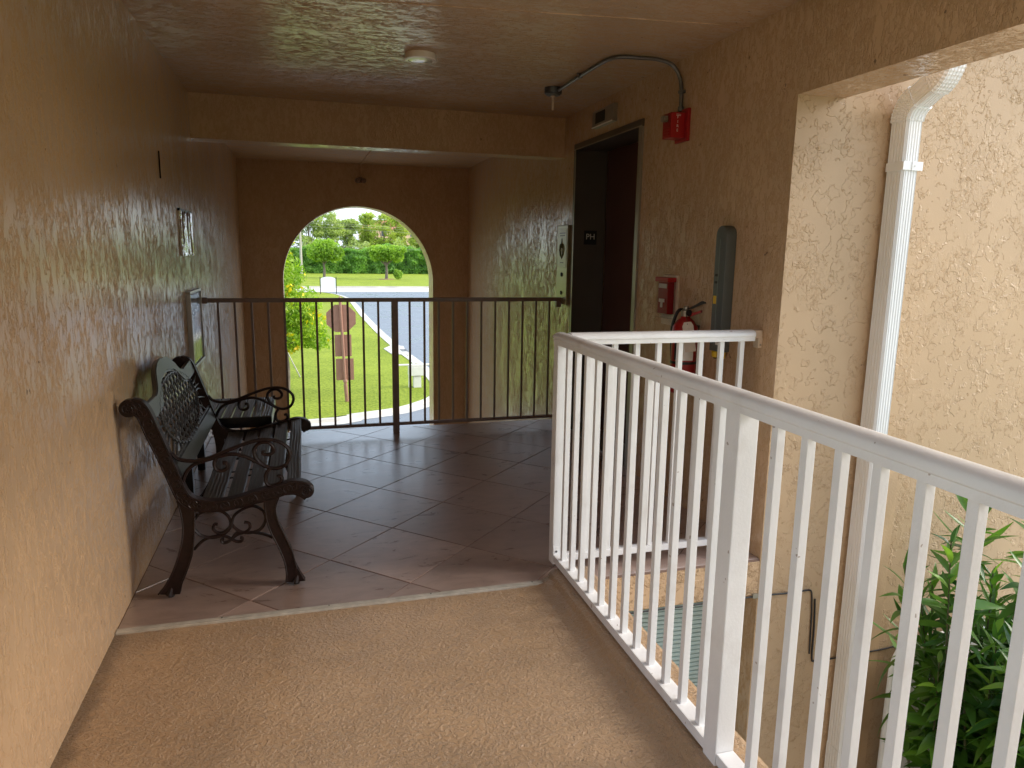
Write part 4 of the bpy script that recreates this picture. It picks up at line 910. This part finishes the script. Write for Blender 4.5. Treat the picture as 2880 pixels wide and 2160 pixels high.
def blob_pts(blobs, n, shell=.55):
    out = []; vol = np.array([b[3] * b[4] * b[5] for b in blobs]) ** .75; pick = RNG.choice(len(blobs), n, p=vol / vol.sum())
    for k in pick:
        cx_, cy_, cz_, rx, ry, rz = blobs[k]; d = RNG.normal(size=3); d /= np.linalg.norm(d); r_ = (shell + (1 - shell) * RNG.random()) * (1 + .12 * math.sin(7 * d[0] + 5 * d[2]))
        out.append((cx_ + d[0] * rx * r_, cy_ + d[1] * ry * r_, cz_ + d[2] * rz * r_))
    return out
def tree(name, label, cat, base, blobs, n, size, mat, trunk_h, trunk_r, group=None, limbs=6, lean=(0, 0), aspect=.5):
    t = thing(name, label, cat, base, group); bm = B(); top = Vector((lean[0], lean[1], trunk_h))
    tube(bm, [tuple(v) for v in smooth_path([(0, 0, -.1), (lean[0] * .4 + .05, lean[1] * .4, trunk_h * .5), tuple(top)], 4)], lambda u: trunk_r * (1.15 - .4 * u), 8)
    r2 = random.Random(int(abs(base[0]) * 7 + base[1])); lb = [blobs[i % len(blobs)] for i in range(limbs)]
    for b_ in lb:
        e = Vector((b_[0] + r2.uniform(-.3, .3) * b_[3], b_[1], b_[2] + r2.uniform(-.1, .5) * b_[5])); m_ = top.lerp(e, .5) + Vector((r2.uniform(-.2, .2), 0, r2.uniform(-.1, .3)))
        tube(bm, [tuple(v) for v in smooth_path([tuple(top - Vector((0, 0, trunk_h * .1))), tuple(m_), tuple(e)], 4)], lambda u: trunk_r * .6 * (1 - .75 * u), 6)
    obj('trunk', bm, M_BARK, t, True); leaf_cloud('crown', blob_pts(blobs, n), size, mat, t, aspect=aspect); return t
# flowering tree at the left of the arch
cas = [(-1.2, 0, 3.2, 1.5, 1.4, 1.3), (-.1, 0, 3.5, .75, .8, .75), (.25, -.1, 2.7, .8, .8, .65), (.55, .1, 2.0, .75, .7, .5), (.2, 0, 1.75, .6, .7, .45), (-.7, 0, 2.0, 1., 1., .7), (-.3, .2, 4.1, .6, .6, .55), (-.1, .1, 4.55, .45, .5, .4), (.95, 0, 1.65, .4, .5, .33), (-.9, 0, 4.2, .8, .7, .6), (.6, 0, 2.55, .5, .5, .4)]
cs_t = tree('flowering_tree', 'bright green feathery tree dotted with yellow flowers at the left of the arch', 'tree', (-.62, 22.6, G), cas, 20000, .08, M_CASSIA, 1.5, .07, limbs=9, aspect=.3)
leaf_cloud('blossoms', [p for p in blob_pts(cas, 900, .9) if math.sin(p[0] * 5.1) * math.sin(p[2] * 4.3 + 1) > .1], .075, M_FLOWER, cs_t, aspect=.8)
st = thing('tree_stake', 'thin grey leaning stake standing in the lawn under the flowering tree', 'stake', (-.228, 25.4, G))
bm = B(); tube(bm, [(0, 0, 0), (-.42, 0, .95)], .022, 6); obj('pole', bm, M_POLE, st)
# back of the stop sign
sg = thing('stop_sign', 'back of an octagonal road sign with two plates below, all painted terracotta', 'road sign', (1.075, 20.889, G))
bm = B(); tube(bm, [(0, 0, 0), (-.035, 0, .55)], .055, 12); tube(bm, [(-.035, 0, .55), (-.125, 0, 2.95)], .042, 12); lathe(bm, [(.065, .62), (.065, .66), (.05, .7)], (-.038, 0, 0), n=12); lathe(bm, [(.02, 2.94), (.06, 2.97), (.045, 3.03), (.01, 3.07)], (-.127, 0, 0), n=12); obj('pole', bm, M_SIGNBR, sg, True)
bm = B(); prism(bm, [(-.105 + .44 * math.cos(math.radians(22.5 + 45 * k)), 2.45 + .42 * math.sin(math.radians(22.5 + 45 * k))) for k in range(8)], 'y', -.058, -.05); 
bmesh.ops.translate(bm, verts=bm.verts, vec=(0, .11, 0)); obj('octagon_plate', bm, M_SIGNBR, sg)
for (a, b, c, d) in ((-.30, .165, 1.36, 1.985), (-.285, .215, .67, 1.295)):
    bm = B(); box(bm, a, b, .052, .06, c, d, .002); obj('lower_plate', bm, M_SIGNBR, sg)
for zz in (2.72, 2.1, 1.9, 1.5, 1.2, .8):
    bm = B(); box(bm, -.19 + (2.95 - zz) * .037, -.06 + (2.95 - zz) * .037, .035, .051, zz, zz + .035); obj('clamp', bm, M_SIGNBR, sg)
# backflow box
bx = thing('backflow_assembly', 'cream white utility box with a horizontal pipe standing on the lawn by the kerb', 'utility box', (3.36, 22.737, G))
for nm, args in (('lower_cabinet', (-.10, .14, -.12, .12, .05, .42, .01)), ('upper_cabinet', (-.25, .27, -.16, .16, .44, .73, .015)), ('lid', (-.2, .22, -.13, .13, .735, .80, .01)), ('side_leg', (-.25, -.19, -.05, .05, .05, .44, .005))):
    bm = B(); box(bm, *args); obj(nm, bm, M_UTIL, bx)
bm = B(); tube(bm, [(-.60, 0, .775), (.52, 0, .775)], .035, 10); lathe(bm, [(.06, -.60), (.06, -.56)], (0, 0, .775), 'x', 12); lathe(bm, [(.05, .80), (.08, .85), (.03, .9)], (0.02, 0, 0), n=12); obj('pipe', bm, M_UTIL, bx, True)
# white board on posts
wb = thing('blank_board', 'white arched blank board between two dark posts at the far edge of the lawn', 'notice board', (2.3, 74.6, G + .05))
bm = B(); prism(bm, [(-.72, .58), (.72, .58), (.72, 1.45)] + [(.72 * math.cos(a), 1.45 + .24 * math.sin(a)) for a in np.linspace(0.05, PI - .05, 14)] + [(-.72, 1.45)], 'y', -.03, .03); obj('board', bm, M_BOARD, wb)
for s in (-1, 1):
    bm = B(); box(bm, s * .77 - .04, s * .77 + .04, -.04, .04, 0, 1.68, .01); obj('post', bm, M_CABLE, wb)
# two clipped trees on the far lawn
tree('clipped_tree', 'round clipped tree in front of the hedge behind the blank white board', 'tree', (3.1, 119.6, G), [(.0, 0, 4.3, 2.6, 2.4, 1.8), (-1.1, 0, 3.7, 1.6, 1.7, 1.1), (1.6, 0, 3.6, 1.5, 1.6, 1.1), (.3, 0, 5.0, 1.6, 1.6, 1.1), (2.2, 0, 4.1, 1., 1.2, .8)], 7000, .20, M_TOPIARY, 2.3, .2)
tree('clipped_tree', 'flat topped yellow green clipped tree standing in a mulch ring before the hedge', 'tree', (12.4, 114.7, G), [(0, 0, 4.5, 3., 2.6, .8), (-1.4, 0, 4.3, 1.6, 1.8, .9), (1.5, 0, 4.3, 1.6, 1.8, .9), (0, 0, 3.7, 2.4, 2., .9), (-1.6, 0, 3.4, 1., 1.3, .7), (1.7, 0, 3.3, 1., 1.2, .7)], 7500, .19, M_TOPIARY, 2.3, .22)
bm = B(); lathe(bm, [(1.25, 0), (1.2, .05), (.3, .09)], (12.4, 114.7, G - .01), n=20); struct(obj('mulch_ring', bm, plain('red_mulch', (.30, .17, .10), .9)))
sm = thing('small_bush', 'small round light green bush beside the flat topped tree trunk', 'bush', (14.2, 115.0, G))
leaf_cloud('foliage', blob_pts([(0, 0, .7, .75, .7, .7), (-.2, 0, 1.2, .4, .4, .4)], 900), .14, M_TOPIARY, sm)
# hedge
hd = thing('clipped_hedge', 'long tall green hedge along the far side of the road', 'hedge', (0, 143, G))
pts = []
for _ in range(42000):
    x = RNG.uniform(-14, 46); top = 4.55 + .25 * math.sin(x * .5) + .15 * math.sin(x * 1.7) + (.5 if x > 15 else 0); f = RNG.random()
    if f < .72: y, z = 0 + .25 * math.sin(x * 1.1) - RNG.random() * .35, RNG.uniform(0, top)
    else: y, z = RNG.uniform(0, 3), top + RNG.normal(0, .12)
    z += .35 * noise.noise((x * .9, 3., 1.)) * (z / top); y += .5 * noise.noise((x * .7, z * .9, 1.)) * 2 - (.5 if z < 3.2 else 0) * max(0, math.sin(x * .8)) * .6
    pts.append((x, y, z))
leaf_cloud('foliage', pts, .21, M_HEDGE, hd, aspect=.6)['kind'] = 'stuff'
bm = B(); box(bm, -14, 46, .35, 2.8, 0, 4.1); obj('shade_core', bm, plain('hedge_inner_shade', (.03, .06, .015), .9, var=.3), hd)  # dark box blocks the view; shade between leaves is put into its colour
# utility pole and wires
up_ = thing('utility_pole', 'pale concrete utility pole rising behind the hedge at the left of the arch', 'utility pole', (-.40, 139, G))
bm = B(); tube(bm, [(0, 0, 0), (0, 0, 12.5)], lambda u: .24 - .08 * u, 10); obj('pole', bm, M_POLE, up_, True)
bm = B()
for z0, z1, s in ((9.55, 8.5, 0), (9.25, 8.1, 0), (8.7, 7.7, 0), (5.3, 4.9, 0)):
    tube(bm, [(60 * k / 16, .2, z0 + (z1 - z0) * k / 6 * .5 - .5 * math.sin(PI * k / 16)) for k in range(17)], .022, 4)
obj('wires', bm, M_POLE, up_)
# background trees
bgt = [(-3.0, 168, 12.0, 0), (1.5, 166, 13.4, 0), (5.8, 167, 13.6, 0), (10.2, 170, 12.0, 0), (14.6, 172, 13.6, 1), (17.8, 168, 13.9, 1), (21.5, 170, 13.2, 1), (26, 172, 12.6, 1), (32, 170, 10.8, 0)]
labs = {-3.0: 'olive green tree behind the concrete utility pole', 1.5: 'tallest olive tree in the left half of the arch above the round clipped tree', 5.8: 'dense olive green tree just left of the sky gap', 10.2: 'lowest background tree beneath the sky gap in the arch',
        14.6: 'yellow green tree directly in front of the red roof peak', 17.8: 'tall yellow green tree above the flat topped clipped tree', 21.5: 'pale yellow tree near the right curve of the arch', 26: 'pale tree half cut off by the right edge of the arch'}
for i, (x, y, h, k) in enumerate(bgt):
    r3 = random.Random(i + 40); bl = []
    for _ in range(26):
        a = r3.uniform(0, 6.28); d = r3.uniform(0, 3.2); zz = h * r3.uniform(.22, .93); wmul = math.sin(PI * min(.97, zz / h * .72 + .2)); bl.append((d * math.cos(a) * wmul * 1.1, d * math.sin(a) * .6, zz, r3.uniform(1.0, 1.8), 1.3, r3.uniform(.5, 1.05)))
    lab = labs.get(x, ['olive green tree beyond the hedge outside the arch opening', 'pale yellow green tree beyond the hedge outside the arch opening'][k])
    tree('background_tree', lab, 'tree', (x, y, G), bl, 6500, .24, (M_TREEF, M_TREEF2)[k], h * .35, .22, group='background trees beyond the hedge', limbs=16)
und = thing('understory_shrubs', 'low dull green undergrowth between the hedge and the background trees', 'shrubs', (0, 160, G)); pts = []
for _ in range(16000):
    x = RNG.uniform(-16, 44); pts.append((x, RNG.uniform(-1.5, 2), RNG.uniform(0, 5.6 + 1.2 * math.sin(x * .7) + .7 * math.sin(x * 1.9 + 1))))
leaf_cloud('foliage', pts, .24, M_TREEF, und)['kind'] = 'stuff'
# house behind
hh = thing('far_house', 'peach house with a red tiled roof showing through the background trees', 'house', (22.5, 205, G))
bm = B(); box(bm, -7, 14, 0, 10, 0, 10.4); obj('wall', bm, M_FARW, hh)
bm = B(); v = [bm.verts.new(p) for p in ((-7.6, -.6, 10.4), (14.6, -.6, 10.4), (14.6, 10.6, 10.4), (-7.6, 10.6, 10.4), (-4.2, 5, 12.8), (11, 5, 12.8))]
for f in ((0, 1, 5, 4), (1, 2, 5), (2, 3, 4, 5), (3, 0, 4), (0, 3, 2, 1)): bm.faces.new([v[i] for i in f])
obj('roof', bm, M_ROOF, hh)
for ix in range(5):
    for iz in range(3):
        bm = B(); box(bm, -5.5 + ix * 4, -4.1 + ix * 4, -.06, -.01, 2 + iz * 3.2, 3.8 + iz * 3.2); obj('window', bm, plain('far_window', (.08, .1, .12), .2) if ix == iz == 0 else bpy.data.materials['far_window'], hh)
